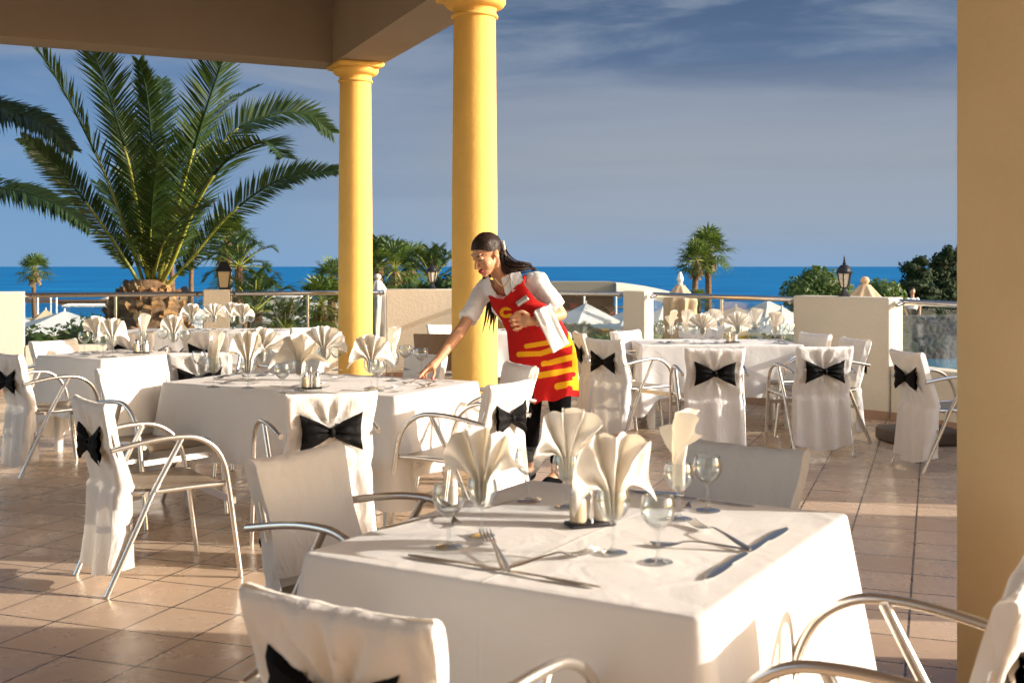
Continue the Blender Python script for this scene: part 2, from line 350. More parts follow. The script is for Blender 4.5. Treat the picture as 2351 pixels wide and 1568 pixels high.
# ------------------------------------------------------------------ parapet walls, railings, posts
def offset(a, b, t):
    d = (Vector(b) - Vector(a)).normalized(); n = Vector((-d.y, d.x))          # outward when the run goes left to right along the sea side
    return n * t
def wall(name, a, b, h, label, t=.26, cat='wall', skirt=True, group=None):
    n = offset(a, b, t); A, B = Vector(a), Vector(b)
    poly = [tuple(A), tuple(B), tuple(B + n), tuple(A + n)]
    o = MB().prism(poly, .0, h).build(name, M['stucco']); tag(o, label, cat, group)
    bm = o.modifiers.new('bevel', 'BEVEL'); bm.width = .012; bm.segments = 2; bm.limit_method = 'ANGLE'
    if skirt:
        e = offset(a, b, .012)
        s = MB(); ln = (B - A).length; k = max(1, int(ln / .335)); d = (B - A) / k
        for i in range(k):
            p, q = A + d * (i + .006), A + d * (i + .994)
            s.prism([tuple(p - e), tuple(q - e), tuple(q - e * .05), tuple(p - e * .05)], .002, .085)
        s.build('skirting', M['skirt'], o)
    return o
LOW = .53
def railing(a, b, label, panes=2, zr=1.135, glass=True):
    A, B = Vector(a), Vector(b); n = offset(a, b, .13); d = (B - A)
    t = thing('glass_railing', label, 'railing', (A.x, A.y, 0))
    loc = lambda p, z: (p.x - A.x, p.y - A.y, z)
    r_ = MB(); r_.tube([loc(A + n - d * .004, zr), loc(B + n + d * .004, zr)], .03, 14); r_.build('handrail', M['steel'], t)
    for i in range(panes):
        p, q = A + n + d * ((i + .01) / panes), A + n + d * ((i + .99) / panes); e = offset(a, b, .006)
        MB().prism([loc(p - e, 0)[:2], loc(q - e, 0)[:2], loc(q + e, 0)[:2], loc(p + e, 0)[:2]], LOW + .012, zr - .05).build('glass_panel', M['pane'], t)
        if i:
            c = A + n + d * (i / panes)
            MB().tube([loc(c, LOW), loc(c, zr)], .018, 10).build('stanchion', M['steel'], t)
    for p in (A + d * .03, B - d * .03):
        MB().tube([loc(p + n * .2, zr - .03), loc(p + n, zr)], .02, 8).build('rail_bracket', M['steel'], t)
    return t
wl = 'stucco_wall'
wall(wl, (-9, 12.6), (-5.8, 13.8), 1.18, 'solid cream stucco wall at the left edge beside the hedge')
wall(wl, (-5.795, 13.8), (-3.855, 14.467), LOW, 'low cream base wall under the glass railing, in front of the stout palm')
railing((-5.795, 13.8), (-3.855, 14.467), 'glass railing with steel handrail in front of the stout palm trunk')
wall('stucco_post', (-3.85, 14.47), (-3.54, 14.56), 1.19, 'cream stucco post with a square lantern on top', t=.32, cat='post', skirt=False)
wall(wl, (-3.535, 14.562), (-1.665, 15.3), LOW, 'low cream base wall behind the farther yellow column')
railing((-3.535, 14.562), (-1.665, 15.3), 'glass railing with small palms behind it, left of the farther column')
wall(wl, (-1.66, 15.3), (-.42, 15.33), 1.18, 'grey-beige stucco wall between the two yellow columns, topped by a small lantern')
wall(wl, (-.415, 15.33), (1.36, 14.28), LOW, 'low cream base wall behind the waitress')
railing((-.415, 15.33), (1.36, 14.28), 'glass railing behind the waitress, white parasols seen through it')
wall('stucco_post', (1.365, 14.28), (1.62, 14.16), 1.18, 'cream stucco post without a lamp, sunlit on its right side', t=.34, cat='post', skirt=False)
wall(wl, (1.625, 14.16), (2.895, 11.97), LOW, 'low cream base wall behind the table at right')
railing((1.625, 14.16), (2.895, 11.97), 'glass railing behind the table at right, in front of the twin fan palms')
wall(wl, (2.9, 11.97), (3.62, 11.15), 1.18, 'tall cream stucco wall section at right carrying a black lantern')
wall(wl, (3.64, 11.16), (4.35, 9.5), LOW, 'low cream wall with white sill beside the right pillar', t=.26)
railing((3.64, 11.16), (4.35, 9.5), 'glass railing at right in front of the pool and the stone wall', panes=1)
wall(wl, (4.36, 9.48), (4.72, 7.0), 1.18, 'unseen cream stucco wall along the right side of the terrace, added to shade the floor', skirt=False)  # out of view; solid run added so its shadow covers the right floor
wall(wl, (4.73, 6.6), (4.85, 4.5), 1.18, 'unseen cream stucco wall at right near the pillar, added to shade the floor', skirt=False)  # second unseen shading run; the gap between them leaves light streaks

# ------------------------------------------------------------------ columns, roof, pillar
def column(c, label):
    t = thing('yellow_column', label, 'column', (c[0], c[1], 0)); r = .212
    MB().lathe([(r + .035, 0), (r + .035, .10), (r + .01, .125), (r + .004, .15), (r + .002, .18)], 48).build('column_base', M['yellow'], t)
    prof = [(r, .18), (r, 1.2), (r - .004, 2.2), (r - .012, 3.0), (r - .018, 3.76)]
    MB().lathe(prof, 56).build('shaft', M['yellow'], t)
    rr = r - .018
    cap = [(rr, 3.76), (rr + .010, 3.763)] + [(rr + .010 + .014 * math.sin(a), 3.776 - .014 * math.cos(a)) for a in np.linspace(.2, 2.9, 7)] + [(rr + .006, 3.795), (rr + .004, 3.83), (rr + .014, 3.845)]
    cap += [(rr + .014 + .080 * math.sin(a), 3.918 - .070 * math.cos(a)) for a in np.linspace(.25, 1.6, 9)] + [(rr + .09, 3.932)]
    MB().lathe(cap, 56).build('capital', M['yellow'], t)
    MB().box((0, 0, 3.966), ((rr + .10) * 2, (rr + .10) * 2, .064), rz=R(-67.4), bev=.02).build('abacus', M['yellow'], t)
    return t
column((-1.95, 14.45), 'farther, thinner-looking yellow plaster column at the corner of the porch roof')
column((-.345, 10.7), 'nearer yellow plaster column just behind the waitress')
bd = Vector((.385, -.923)); bn = Vector((.923, .385))           # beam direction (towards the camera) and outward normal
C1 = Vector((-1.93, 14.47))
t = thing('porch_roof', 'brown shaded porch roof with deep beams resting on the yellow columns', 'roof', (0, 0, 4))
def P4(c, d, n, l0, l1, w): return [tuple(c + d * l0 + n * -w), tuple(c + d * l1 + n * -w), tuple(c + d * l1 + n * w), tuple(c + d * l0 + n * w)]
MB().prism(P4(C1, bd, bn, -.50, 17, .30), .0, .85).build('beam', M['ceil'], t)
e1 = Vector((.895, .446)); MB().prism(P4(Vector((-2.234, 14.687)), -e1, Vector((-.446, .895)), -.25, 11, .26), .004, .847).build('beam', M['ceil'], t)
MB().prism([tuple(C1 - bd * .60 + bn * .38), tuple(C1 + bd * 17 + bn * .38), tuple(C1 + bd * 17 - bn * 9), tuple(C1 - bd * .2 - bn * 11)], .855, 1.05).build('ceiling', M['ceil'], t)
P0 = Vector((1.565, 4.1))
pl = MB().prism([tuple(P0), tuple(P0 + bd * .95), tuple(P0 + bd * .95 + bn * .6), tuple(P0 + bn * .6)], 0, 3.995).build('square_pillar', M['pillar'])
tag(pl, 'broad square tan pillar filling the right edge, in shade', 'pillar')
b_ = pl.modifiers.new('bevel', 'BEVEL'); b_.width = .015; b_.segments = 3

fw = MB().prism([(-14, -4.3), (5.5, -4.3), (5.5, -4), (-14, -4)], 0, 4.84).build('sky_block_wall', M['render']); tag(fw, 'unseen cream wall added behind the viewer to block sky light', 'wall')  # unseen wall, added to cut the sky fill on the upper pillar
# ------------------------------------------------------------------ lanterns
def lantern(x, y, z, k, label, style, glass='frost', pole=0, rz=.5):
    t = thing('lantern', label, 'lantern', (x, y, z), rz)
    if pole: MB().lathe([(.05, -pole), (.03, -pole + .3), (.028, 0)], 12).build('pole', M['black'], t)
    if style == 'square':
        w0, w1, h = .085 * k, .125 * k, .30 * k; z0 = .04 * k
        MB().box((0, 0, z0 / 2), (w0 * 2.1, w0 * 2.1, z0)).build('lamp_base', M['black'], t)
        c = lambda w, z: [(-w, -w, z), (w, -w, z), (w, w, z), (-w, w, z)]
        g = MB(); g.grid([c(w0 * .97, z0), c(w1 * .97, z0 + h)], 0, True); g.build('lamp_glass', M[glass], t, 10)
        f = MB()
        for a, b in zip(c(w0, z0), c(w1, z0 + h)): f.tube([a, b], .012 * k, 6)
        f.build('lamp_frame', M['black'], t)
        r_ = MB(); r_.grid([c(w1 * 1.22, z0 + h), c(w1 * 1.25, z0 + h + .02 * k), c(w1 * .72, z0 + h + .13 * k), c(w1 * .66, z0 + h + .14 * k), c(w1 * .5, z0 + h + .19 * k), c(.004, z0 + h + .20 * k)], 0, True)
        r_.f.append((0, 3, 2, 1)); r_.m.append(0); r_.build('lamp_cap', M['black'], t, 10)
    else:                        # hexagonal carriage lantern on a flared foot
        MB().lathe([(.10 * k, 0), (.10 * k, .015 * k), (.075 * k, .03 * k), (.04 * k, .09 * k), (.035 * k, .12 * k), (.05 * k, .14 * k)], 6).build('lamp_base', M['black'], t, 20)
        MB().lathe([(.05 * k, .145 * k), (.075 * k, .20 * k), (.105 * k, .36 * k)], 6).build('lamp_glass', M[glass], t, 20)
        f = MB()
        for i in range(6):
            a = i * math.pi / 3; f.tube([(.052 * k * math.cos(a), .052 * k * math.sin(a), .14 * k), (.079 * k * math.cos(a), .079 * k * math.sin(a), .20 * k), (.11 * k * math.cos(a), .11 * k * math.sin(a), .365 * k)], .011 * k, 6)
        f.build('lamp_frame', M['black'], t)
        MB().lathe([(.135 * k, .36 * k), (.14 * k, .372 * k), (.12 * k, .39 * k), (.10 * k, .44 * k), (.06 * k, .485 * k), (.022 * k, .50 * k), (.03 * k, .525 * k), (.012 * k, .54 * k), (.02 * k, .565 * k), (.008 * k, .58 * k), (.014 * k, .605 * k), (.002 * k, .64 * k)], 12).build('lamp_cap', M['black'], t, 25)
    return t
lantern(-3.64, 14.66, 1.19, .66, 'square black lantern with amber panes standing on the cream post left of the columns', 'square', 'amber', rz=.25)
lantern(*at(423, 704, 21.5), .70, 'smaller square lantern with amber panes on a pole beside the palm trunk, below the handrail', 'square', 'amber', pole=2.0, rz=.2)
lantern(-1.06, 15.45, 1.18, .63, 'small hexagonal black lantern on the grey-beige wall between the columns', 'hex', rz=.3)
lantern(3.33, 11.63, 1.18, .64, 'ornate black lantern with frosted panes and spiked cap on the right wall section', 'hex', rz=.1)

# ------------------------------------------------------------------ palms
def frond(mb, path, lf, n=70, wid=.030, seed=0, mi=0, mr=1, rr=.022, nrm=None, droop=.25, bare=.12, spread=1.0):
    rg = random.Random(seed); P = cr(path, 40)
    mb.tube(P[:19], [rr * (1 - .88 * i / 39) for i in range(19)], 6, mr); mb.tube(P[18:], [rr * (1 - .88 * (i + 18) / 39) for i in range(22)], 6, mi)
    h = P[-1] - P[0]; h.z = 0
    for k in range(n):
        t = bare + (1 - bare) * (k + .5) / n; f = t * 38.99; i = int(f); p = P[i].lerp(P[i + 1], f - i); T = (P[i + 1] - P[i]).normalized()
        side = T.cross(Vector(nrm)) if nrm else T.cross(Vector((0, 0, 1)))
        if side.length < .25 and h.length > .05: side = h.normalized().cross(Vector((0, 0, 1)))
        side.normalize(); up = side.cross(T).normalized()
        ln = lf * (sstep(bare - .06, bare + .26, t) * .65 + .35) * (1 - .62 * sstep(.55, 1.02, t)); fw = lerp(.62, 1.25, t)
        for s in (-1, 1):
            d = (T * (fw + rg.uniform(-.12, .12)) + side * s * spread * 1.05 + up * (.34 + rg.uniform(-.2, .2))).normalized(); l = ln * rg.uniform(.82, 1.1)
            w = (T * .8 - d * d.dot(T) * .8 + up * rg.uniform(-.35, .35)).normalized() * wid * .5
            m1 = p + d * l * .5 + Vector((0, 0, -droop * l * .08)); e = p + d * l + Vector((0, 0, -droop * l * rg.uniform(.2, .5)))
            mb.add([p - w * .5, p + w * .5, m1 + w, m1 - w, e], [(0, 1, 2, 3), (3, 2, 4)], mi)
def palm_frond_set(t, specs, d0):
    for i, (pts, dd, lf, kw) in enumerate(specs):
        m = len(pts); path = [at(x, y, d0 + dd * (k / (m - 1))) - t.location for k, (x, y) in enumerate(pts)]
        kw['n'] = int(kw['n'] * 1.3); mb = MB(); frond(mb, path, lf * 1.0, seed=i, **kw); mb.build('frond', [M['leaf'], M['rachis']], t, sharp=0)
d0 = 17.2
t = thing('date_palm', 'big stout date palm with long arching green fronds and pineapple-shaped trunk behind the railing', 'palm tree', at(338, 800, d0))
specs = [
    ([(330, 650), (285, 520), (240, 400), (160, 235), (85, 112), (20, 40)], -1.3, .52, dict(n=95, rr=.03)),
    ([(340, 650), (318, 500), (296, 380), (255, 235), (216, 125), (196, 70)], -2.0, .62, dict(n=95, rr=.032)),
    ([(345, 640), (330, 480), (290, 330), (245, 230), (205, 165)], 1.6, .42, dict(n=60, rr=.022)),
    ([(355, 645), (352, 450), (346, 310), (336, 210), (318, 140)], -.9, .42, dict(n=75, rr=.026)),
    ([(365, 640), (368, 450), (372, 300), (374, 215), (372, 182)], 1.5, .40, dict(n=70, rr=.022)),
    ([(362, 650), (395, 520), (432, 385), (475, 245), (512, 135), (530, 80)], -1.6, .66, dict(n=100, rr=.034)),
    ([(372, 640), (420, 470), (470, 310), (530, 235), (597, 196)], 2.2, .30, dict(n=60, rr=.02)),
    ([(368, 655), (400, 590), (450, 470), (505, 385), (565, 340), (618, 330), (652, 362)], -2.3, .66, dict(n=110, rr=.038)),
    ([(372, 640), (430, 470), (520, 320), (610, 268), (700, 262), (762, 306)], .6, .50, dict(n=100, nrm=(0, -.9, .45), rr=.03)),
    ([(378, 660), (430, 605), (520, 500), (610, 430), (690, 398), (775, 392)], -.4, .44, dict(n=90, nrm=(0, -.9, .45), rr=.03)),
    ([(325, 660), (280, 585), (215, 490), (150, 405), (95, 350), (50, 318)], -.9, .38, dict(n=95, nrm=(0, -.9, .45), rr=.034)),
    ([(340, 645), (330, 560), (310, 450), (285, 340)], 2.4, .55, dict(n=60, rr=.02)),
    ([(360, 645), (400, 540), (440, 440), (490, 380)], 2.6, .55, dict(n=60, rr=.02)),
    ([(350, 645), (375, 560), (420, 500), (480, 460)], -2.8, .5, dict(n=60, rr=.022)),
    ([(350, 645), (345, 560), (350, 460), (362, 350)], -2.0, .5, dict(n=70, rr=.02)),
    ([(352, 645), (362, 540), (392, 430), (436, 330), (470, 270)], -.6, .55, dict(n=80, rr=.024)),
    ([(345, 645), (330, 540), (312, 430), (296, 330), (290, 270)], .6, .55, dict(n=80, rr=.024)),
    ([(340, 645), (308, 560), (268, 480), (222, 420)], 1.2, .5, dict(n=60, rr=.02)),
    ([(345, 650), (360, 600), (392, 560), (415, 545)], -1.4, .3, dict(n=30, rr=.014)),
    ([(345, 650), (330, 600), (300, 560), (262, 540)], -1.4, .3, dict(n=30, rr=.014)),
]
palm_frond_set(t, specs, d0)
mb = MB(); r_ = random.Random(5)
prof = [(.45, -1.0), (.55, -.4), (.62, .05), (.60, .35), (.48, .66), (.36, .82), (.30, .95), (.22, 1.02)]
mb.lathe(prof, 24, mi=1)
for k in range(230):             # cut leaf bases spiralling round the trunk
    z = -.5 + 1.45 * (k + .5) / 230 + r_.uniform(-.05, .05); z = max(-.49, min(.94, z)); a = k * 2.39996 + r_.uniform(-.22, .22)
    for (r0, z0), (r1, z1) in zip(prof, prof[1:]):
        if z0 <= z <= z1: rr = lerp(r0, r1, (z - z0) / (z1 - z0)); break
    s = r_.uniform(.6, 1.35) * lerp(1.1, .65, (z + .5) / 1.45); w = .085 * s; l = .15 * s; o = r_.uniform(.05, .15) * s
    Q = Matrix.Rotation(a, 4, 'Z') @ Matrix.Translation((rr - .015, 0, z)) @ Matrix.Rotation(r_.uniform(-.5, .5), 4, 'X') @ Matrix.Rotation(r_.uniform(-.35, .2), 4, 'Y')
    mb.add([(-.02, -w, -l * .4), (-.02, w, -l * .4), (o, -w * .75, l * .35), (o, w * .75, l * .35), (o * .9, -w * .55, l * .75), (o * .9, w * .55, l * .75), (-.02, -w * .6, l * .6), (-.02, w * .6, l * .6)],
           [(0, 1, 3, 2), (2, 3, 5, 4), (4, 5, 7, 6), (0, 2, 4, 6), (1, 7, 5, 3)], r_.choice((0, 0, 0, 1, 2)), Q)
for k in range(420):             # loose fibres near the crown
    a = r_.uniform(0, 6.28); z = r_.uniform(-.1, 1.0); rr = lerp(.62, .26, max(0, (z - .3) / .7))
    p = Vector((rr * math.cos(a), rr * math.sin(a), z)); e = p + Vector((math.cos(a) * r_.uniform(.03, .16), math.sin(a) * r_.uniform(.03, .16), r_.uniform(-.12, .16))); w = Vector((r_.uniform(-1, 1), r_.uniform(-1, 1), r_.uniform(-1, 1))).normalized() * .006
    mb.add([p - w, p + w, e], [(0, 1, 2)], 2)
mb.build('trunk', [M['scale'], M['trunk'], M['dead']], t, 30)
t = thing('date_palm', 'palm at the left edge of the picture, only its dark drooping frond ends showing', 'palm tree', at(-260, 700, 14.5))
for i, (pts, lf) in enumerate([([(-260, 560), (-200, 350), (-80, 255), (30, 258), (110, 290), (168, 345)], .62), ([(-260, 560), (-170, 460), (-60, 432), (50, 440), (140, 475), (205, 525)], .52),
                               ([(-260, 560), (-200, 300), (-100, 225), (0, 245), (80, 290)], .5), ([(-260, 560), (-300, 380), (-330, 250)], .5), ([(-260, 560), (-360, 480), (-460, 520)], .5)]):
    mb = MB(); frond(mb, [at(x, y, 14.5 + (.0 if k < 2 else -.12 * k)) - t.location for k, (x, y) in enumerate(pts)], lf * .62, n=150, seed=40 + i, rr=.028, bare=.2, droop=.9, nrm=(0, -.7, .7))
    mb.build('frond', [M['leafdk'], M['leafdk']], t, sharp=0)
MB().lathe([(.28, -2.0), (.25, -.5), (.3, .4), (.2, .8)], 14).build('trunk', M['trunk'], t)

def fan_palm(x, ytop, ybot, d, cw, label, n=26, seed=0, skirt=True, group=None):
    """Washingtonia: crown cw metres across, its middle at sketch row ytop, trunk foot at row ybot."""
    rg = random.Random(seed); cw *= 1.3; c = at(x, ytop, d); b = at(x, ybot, d); h = c.z - b.z
    t = thing('fan_palm', label, 'palm tree', b, 0, group)
    tr = MB(); rr = max(.10, cw * .045); tr.tube(cr([(0, 0, 0), (rg.uniform(-.1, .1), 0, h * .5), (0, 0, h)], 14), [rr * (1.25 - .35 * i / 13 + rg.uniform(-.05, .05)) for i in range(14)], 9)
    tr.build('trunk', M['trunk'], t)
    mb = MB(); ls = cw * .30
    for k in range(n):
        a = k * 2.39996 + rg.uniform(-.2, .2); el = R(lerp(80, -28, (k + .5) / n) + rg.uniform(-8, 8))
        d1 = Vector((math.cos(a) * math.cos(el), math.sin(a) * math.cos(el), math.sin(el)))
        p0 = Vector((0, 0, h)); p1 = p0 + d1 * ls * rg.uniform(.6, .9) + Vector((0, 0, -.05 * cw * (1 - math.sin(el))))
        mb.tube([p0, (p0 + p1) / 2 + Vector((0, 0, .02 * cw)), p1], .012 * cw * .5, 4, 1, cap=False)
        sd = d1.cross(Vector((0, 0, 1))); sd = sd.normalized() if sd.length > .1 else Vector((1, 0, 0)); up = sd.cross(d1).normalized()
        for q in range(13):
            g = (q - 6) / 6 * 1.75; dv = (d1 * math.cos(g) + sd * math.sin(g) + up * rg.uniform(-.06, .2)).normalized()
            l = ls * 1.12 * (1.0 - .25 * abs(q - 6) / 6) * rg.uniform(.85, 1.1); w = dv.cross(up).normalized() * ls * .06; m1 = p1 + dv * l * .55
            mb.add([p1, m1 + w, m1 - w, p1 + dv * l + Vector((0, 0, -l * rg.uniform(.12, .4)))], [(0, 1, 2), (2, 1, 3)], 0)
    mb.build('crown', [M['fan'], M['rachis']], t, sharp=0)
    if skirt:
        sk = MB()
        for k in range(60):
            a = rg.uniform(0, 6.28); z = h - rg.uniform(.02, .18) * cw; l = cw * rg.uniform(.10, .22); q = rr * 1.2
            p = Vector((q * math.cos(a), q * math.sin(a), z)); e = p + Vector((math.cos(a) * l * .5, math.sin(a) * l * .5, -l)); w = Vector((-math.sin(a), math.cos(a), 0)) * .03 * cw
            sk.add([p - w * .4, p + w * .4, e + w, e - w], [(0, 1, 2, 3)])
        sk.build('dead_leaf_skirt', M['dead'], t, sharp=0)
    return t
fan_palm(80, 622, 745, 62, 1.75, 'lone small fan palm standing before the sea at the far left', seed=1)
fan_palm(520, 552, 760, 46, 2.1, 'tallest fan palm above the square lantern left of the columns', seed=2, n=30)
fan_palm(441, 566, 745, 52, 1.5, 'slim fan palm partly behind the big palm, just left of the tallest one', seed=3)
fan_palm(1598, 600, 755, 40, 1.35, 'left, lower of the twin fan palms behind the right railing', seed=4, n=30)
fan_palm(1624, 578, 760, 41, 1.65, 'right, taller of the twin fan palms behind the right railing', seed=5, n=32)
fan_palm(905, 622, 760, 33, 1.6, 'bushy fan palm to the right of the farther column', seed=6, n=24)
fan_palm(940, 608, 760, 37, 1.5, 'fan palm behind the bushy one, left of the small wall lantern', seed=8, n=20)
fan_palm(738, 700, 790, 24, 1.25, 'shaggy fan palm seen over the handrail just left of the farther column', seed=9, n=24)
fan_palm(760, 640, 790, 27, 1.0, 'fan palm partly hidden behind the left side of the farther column', seed=10, n=20)
fan_palm(1602, 690, 790, 38, .75, 'little dark fan palm at the foot of the twin palms', seed=12, n=26, skirt=False)
t = thing('palm_trunk', 'bare slim palm trunk against the sea just right of the big palm', 'palm tree', at(393, 730, 50))
tk = MB(); tk.tube([(0, 0, 0), (.05, 0, 1.2), (0, 0, 2.7)], [.13, .11, .10], 9); tk.build('trunk', M['trunk'], t)
mb = MB()
for k in range(9): frond(mb, [Vector((0, 0, 2.7)), Vector((.35 * math.cos(k * .7), .35 * math.sin(k * .7), 3.1)), Vector((.9 * math.cos(k * .7), .9 * math.sin(k * .7), 3.1))], .3, 24, seed=k, rr=.015)
mb.build('crown', [M['leaf'], M['rachis']], t, sharp=0)

def small_date(x, y, ybot, d, rad, label, n=22, seed=0, dark=False, tr=.14, ups=(82, -25)):
    rg = random.Random(seed); c = at(x, y, d); b = at(x, ybot, d); h = c.z - b.z
    t = thing('small_date_palm', label, 'palm tree', b)
    MB().tube([(0, 0, 0), (0, 0, h * .6), (0, 0, h)], [tr * 1.3, tr, tr * 1.15], 9).build('trunk', M['trunk'], t)
    mb = MB()
    for k in range(n):
        a = k * 2.39996 + rg.uniform(-.3, .3); el = R(lerp(ups[0], ups[1], (k + .5) / n)); l = rad * rg.uniform(.85, 1.15)
        dv = Vector((math.cos(a) * math.cos(el), math.sin(a) * math.cos(el), math.sin(el))); dn = Vector((0, 0, -1))
        p = Vector((0, 0, h)); frond(mb, [p, p + dv * l * .45 + dn * l * .02, p + dv * l * .8 + dn * l * .14, p + dv * l * 1.0 + dn * l * .36], rad * .27, 34, wid=.022 * rad, seed=seed * 50 + k, rr=.016 * rad, mr=1)
    mb.build('crown', [M['leafdk'] if dark else M['leaf'], M['rachis']], t, sharp=0)
    return t
small_date(868, 610, 760, 34, 1.25, 'feathery palm half hidden by the right side of the farther column', seed=7, n=20, ups=(85, 5))
small_date(548, 612, 745, 42, 1.6, 'feathery date palm leaning right behind the square lantern', seed=1)
small_date(585, 715, 775, 23, 1.15, 'young feathery palm behind the glass, right of the cream post', seed=2)
small_date(655, 760, 790, 20, .75, 'small arching palm behind the glass in front of the cream buildings', seed=3)
small_date(993, 645, 765, 27, 1.15, 'upright feathery palm behind the small wall lantern', seed=4, ups=(85, 30), n=14)
small_date(1330, 790, 812, 30, .75, 'low palm bush behind the glass near the waitress', seed=6, dark=True)

# ------------------------------------------------------------------ shrubs, hedge, trees
def leaves(mb, c, rad, n, size, rg, mis=(0, 1), bias=.55):
    c = Vector(c)
    for _ in range(n):
        while True:
            u = Vector((rg.uniform(-1, 1), rg.uniform(-1, 1), rg.uniform(-1, 1)))
            if .01 < u.length <= 1: break
        u = u.normalized() * (u.length ** bias); p = c + Vector((u.x * rad[0], u.y * rad[1], u.z * rad[2]))
        a = (u + Vector((rg.gauss(0, .5), rg.gauss(0, .5), rg.gauss(.2, .5)))).normalized(); b = a.orthogonal().normalized(); b.rotate(Matrix.Rotation(rg.uniform(0, 6.28), 3, a)); e = a.cross(b)
        s = size * rg.uniform(.6, 1.3)
        mb.add([p - b * s * .5, p + e * s * .32, p + b * s * .6, p - e * s * .32], [(0, 1, 2, 3)], mis[0] if rg.random() < .62 else mis[1])
def bush(name, label, cat, base, lobes, n, size, seed, mats, trunk=None, group=None):
    rg = random.Random(seed); t = thing(name, label, cat, base, 0, group); mb = MB()
    tot = sum(r[0] * r[2] for _, r in lobes)
    for c, r in lobes:
        leaves(mb, c, r, int(n * r[0] * r[2] / tot), size, rg)
        mb.ell(c, tuple(q * .72 for q in r), seg=10, mi=0)
    mb.build('crown', mats, t, sharp=0)
    tk = MB(); h = trunk or .4
    tk.tube([(0, 0, 0), (.03, 0, h * .6), (0, .02, h)], [.06 * max(1, h), .045 * max(1, h), .03 * max(1, h)], 8)
    for k in range(4): tk.tube([(0, 0, h * .6), (.3 * math.cos(k * 1.6), .3 * math.sin(k * 1.6), h * 1.1)], [.03, .012], 6)
    tk.build('trunk', M['trunk'], t)
    return t
rg = random.Random(8)
lob = [((x, rg.uniform(-.25, .25), .62 + rg.uniform(-.12, .12) + .09 * (x + 1.4)), (.42, .5, rg.uniform(.36, .5))) for x in np.arange(-2.2, 1.3, .3)]
bush('hedge', 'dense clipped green hedge behind the railing at left', 'hedge', (-6.5, 15.6, -.48), lob, 7000, .075, 3, [M['bush1'], M['bush2']])
bush('round_tree', 'rounded green tree on the shore left of the ornate black lantern', 'tree', at(1876, 770, 38), [((-.55, 0, 1.35), (.7, .7, .65)), ((.2, .1, 1.65), (.75, .75, .62)), ((.75, 0, 1.25), (.55, .6, .6)), ((0, -.3, 1.0), (.85, .6, .5)), ((-.1, 0, 1.95), (.4, .4, .35))], 3400, .13, 4, [M['bush1'], M['bush2']], trunk=1.2)
for i, (x, ytop, w, lab) in enumerate([(2105, 588, .75, 'left, bushiest of the dark trees by the right pillar'), (2158, 566, .42, 'slender spire-like dark tree beside the right pillar'), (2180, 575, .5, 'dark tree half hidden behind the right pillar edge'), (2060, 648, .55, 'lowest dark shrub tree left of the tall dark trees'), (2225, 560, .6, 'dark tree behind the right pillar')]):
    d = 42 + i * .8; w *= 1.75; b = at(x, 770, d); h = at(x, ytop, d).z - b.z; rg = random.Random(30 + i)
    lb = [((rg.uniform(-.25, .25) * w, rg.uniform(-.3, .3), h * q), (w * lerp(1.0, .3, q) * rg.uniform(.7, 1.15), w * lerp(1.0, .3, q), h * .085)) for q in np.linspace(.1, .93, 12)]
    bush('dark_tree', lab, 'tree', b, lb, 2800, .14, 60 + i, [M['bush3'], M['bush3']], trunk=h * .8, group='dark trees beside the right pillar')
sh = [(245, 772, 26, .6, 'low shrub beside the stout palm trunk'), (1300, 792, 45, 1.0, 'leafy shrub under the first white parasol'), (1360, 800, 50, 1.3, 'wide shrub below the awning behind the glass'), (1405, 800, 38, .8, 'shrub at the foot of the plain cream post'),
      (1515, 770, 40, .9, 'shrub left of the closed beige parasol'), (1505, 790, 32, .6, 'lower shrub left of the closed beige parasol'), (1650, 800, 36, .8, 'shrub behind the napkins of the right table'), (1720, 805, 33, .7, 'shrub under the right-hand white parasols'), (1800, 790, 34, .8, 'shrub beside the tall right wall section'),
      (560, 690, 48, .9, 'shrub on the shore right of the cream post'), (640, 770, 26, .5, 'shrub in front of the cream shore building'), (2020, 668, 30, .55, 'small green shrub right of the closed parasol'), (1022, 668, 24, .6, 'dark shrub beside the nearer column'), (960, 672, 26, .5, 'shrub behind the small wall lantern'), (700, 772, 24, .45, 'shrub below the shaggy fan palm')]
for i, (x, y, d, r_, lab) in enumerate(sh):
    c = at(x, y, d); zb = min(gz(d), c.z - .3)
    bush('shrub', lab, 'shrub', (c.x, c.y, zb), [((0, 0, c.z - zb), (r_, r_, r_ * .6)), ((-r_ * .6, .1, c.z - zb - r_ * .25), (r_ * .6, r_ * .6, r_ * .5)), ((r_ * .6, 0, c.z - zb - r_ * .2), (r_ * .65, r_ * .6, r_ * .5))], 900, .16 * r_ ** .5, 100 + i, [M['bush1'], M['bush2']] if i not in (12,) else [M['bush3'], M['bush1']], trunk=max(.3, c.z - zb), group='shrubs in the garden below the terrace')
gc = MB(); rg = random.Random(77)
for _ in range(9000):
    y = 18 + 50 * rg.random() ** 1.3; x = rg.uniform(-.5, .5) * y * 1.1; z = gz(y)
    s = rg.uniform(.12, .34); a = rg.uniform(0, 6.28); q = Vector((math.cos(a), math.sin(a), 0)) * s * .35; p = Vector((x, y, z - .05)); e = p + Vector((rg.uniform(-.1, .1), rg.uniform(-.1, .1), s * 1.3))
    gc.add([p - q, p + q, e + q * .5, e - q * .5], [(0, 1, 2, 3)], rg.choice((0, 0, 1)))
tag(gc.build('ground_cover', [M['bush1'], M['bush2']], sharp=0), 'low green ground cover in the garden below the terrace', 'ground cover', kind='stuff')

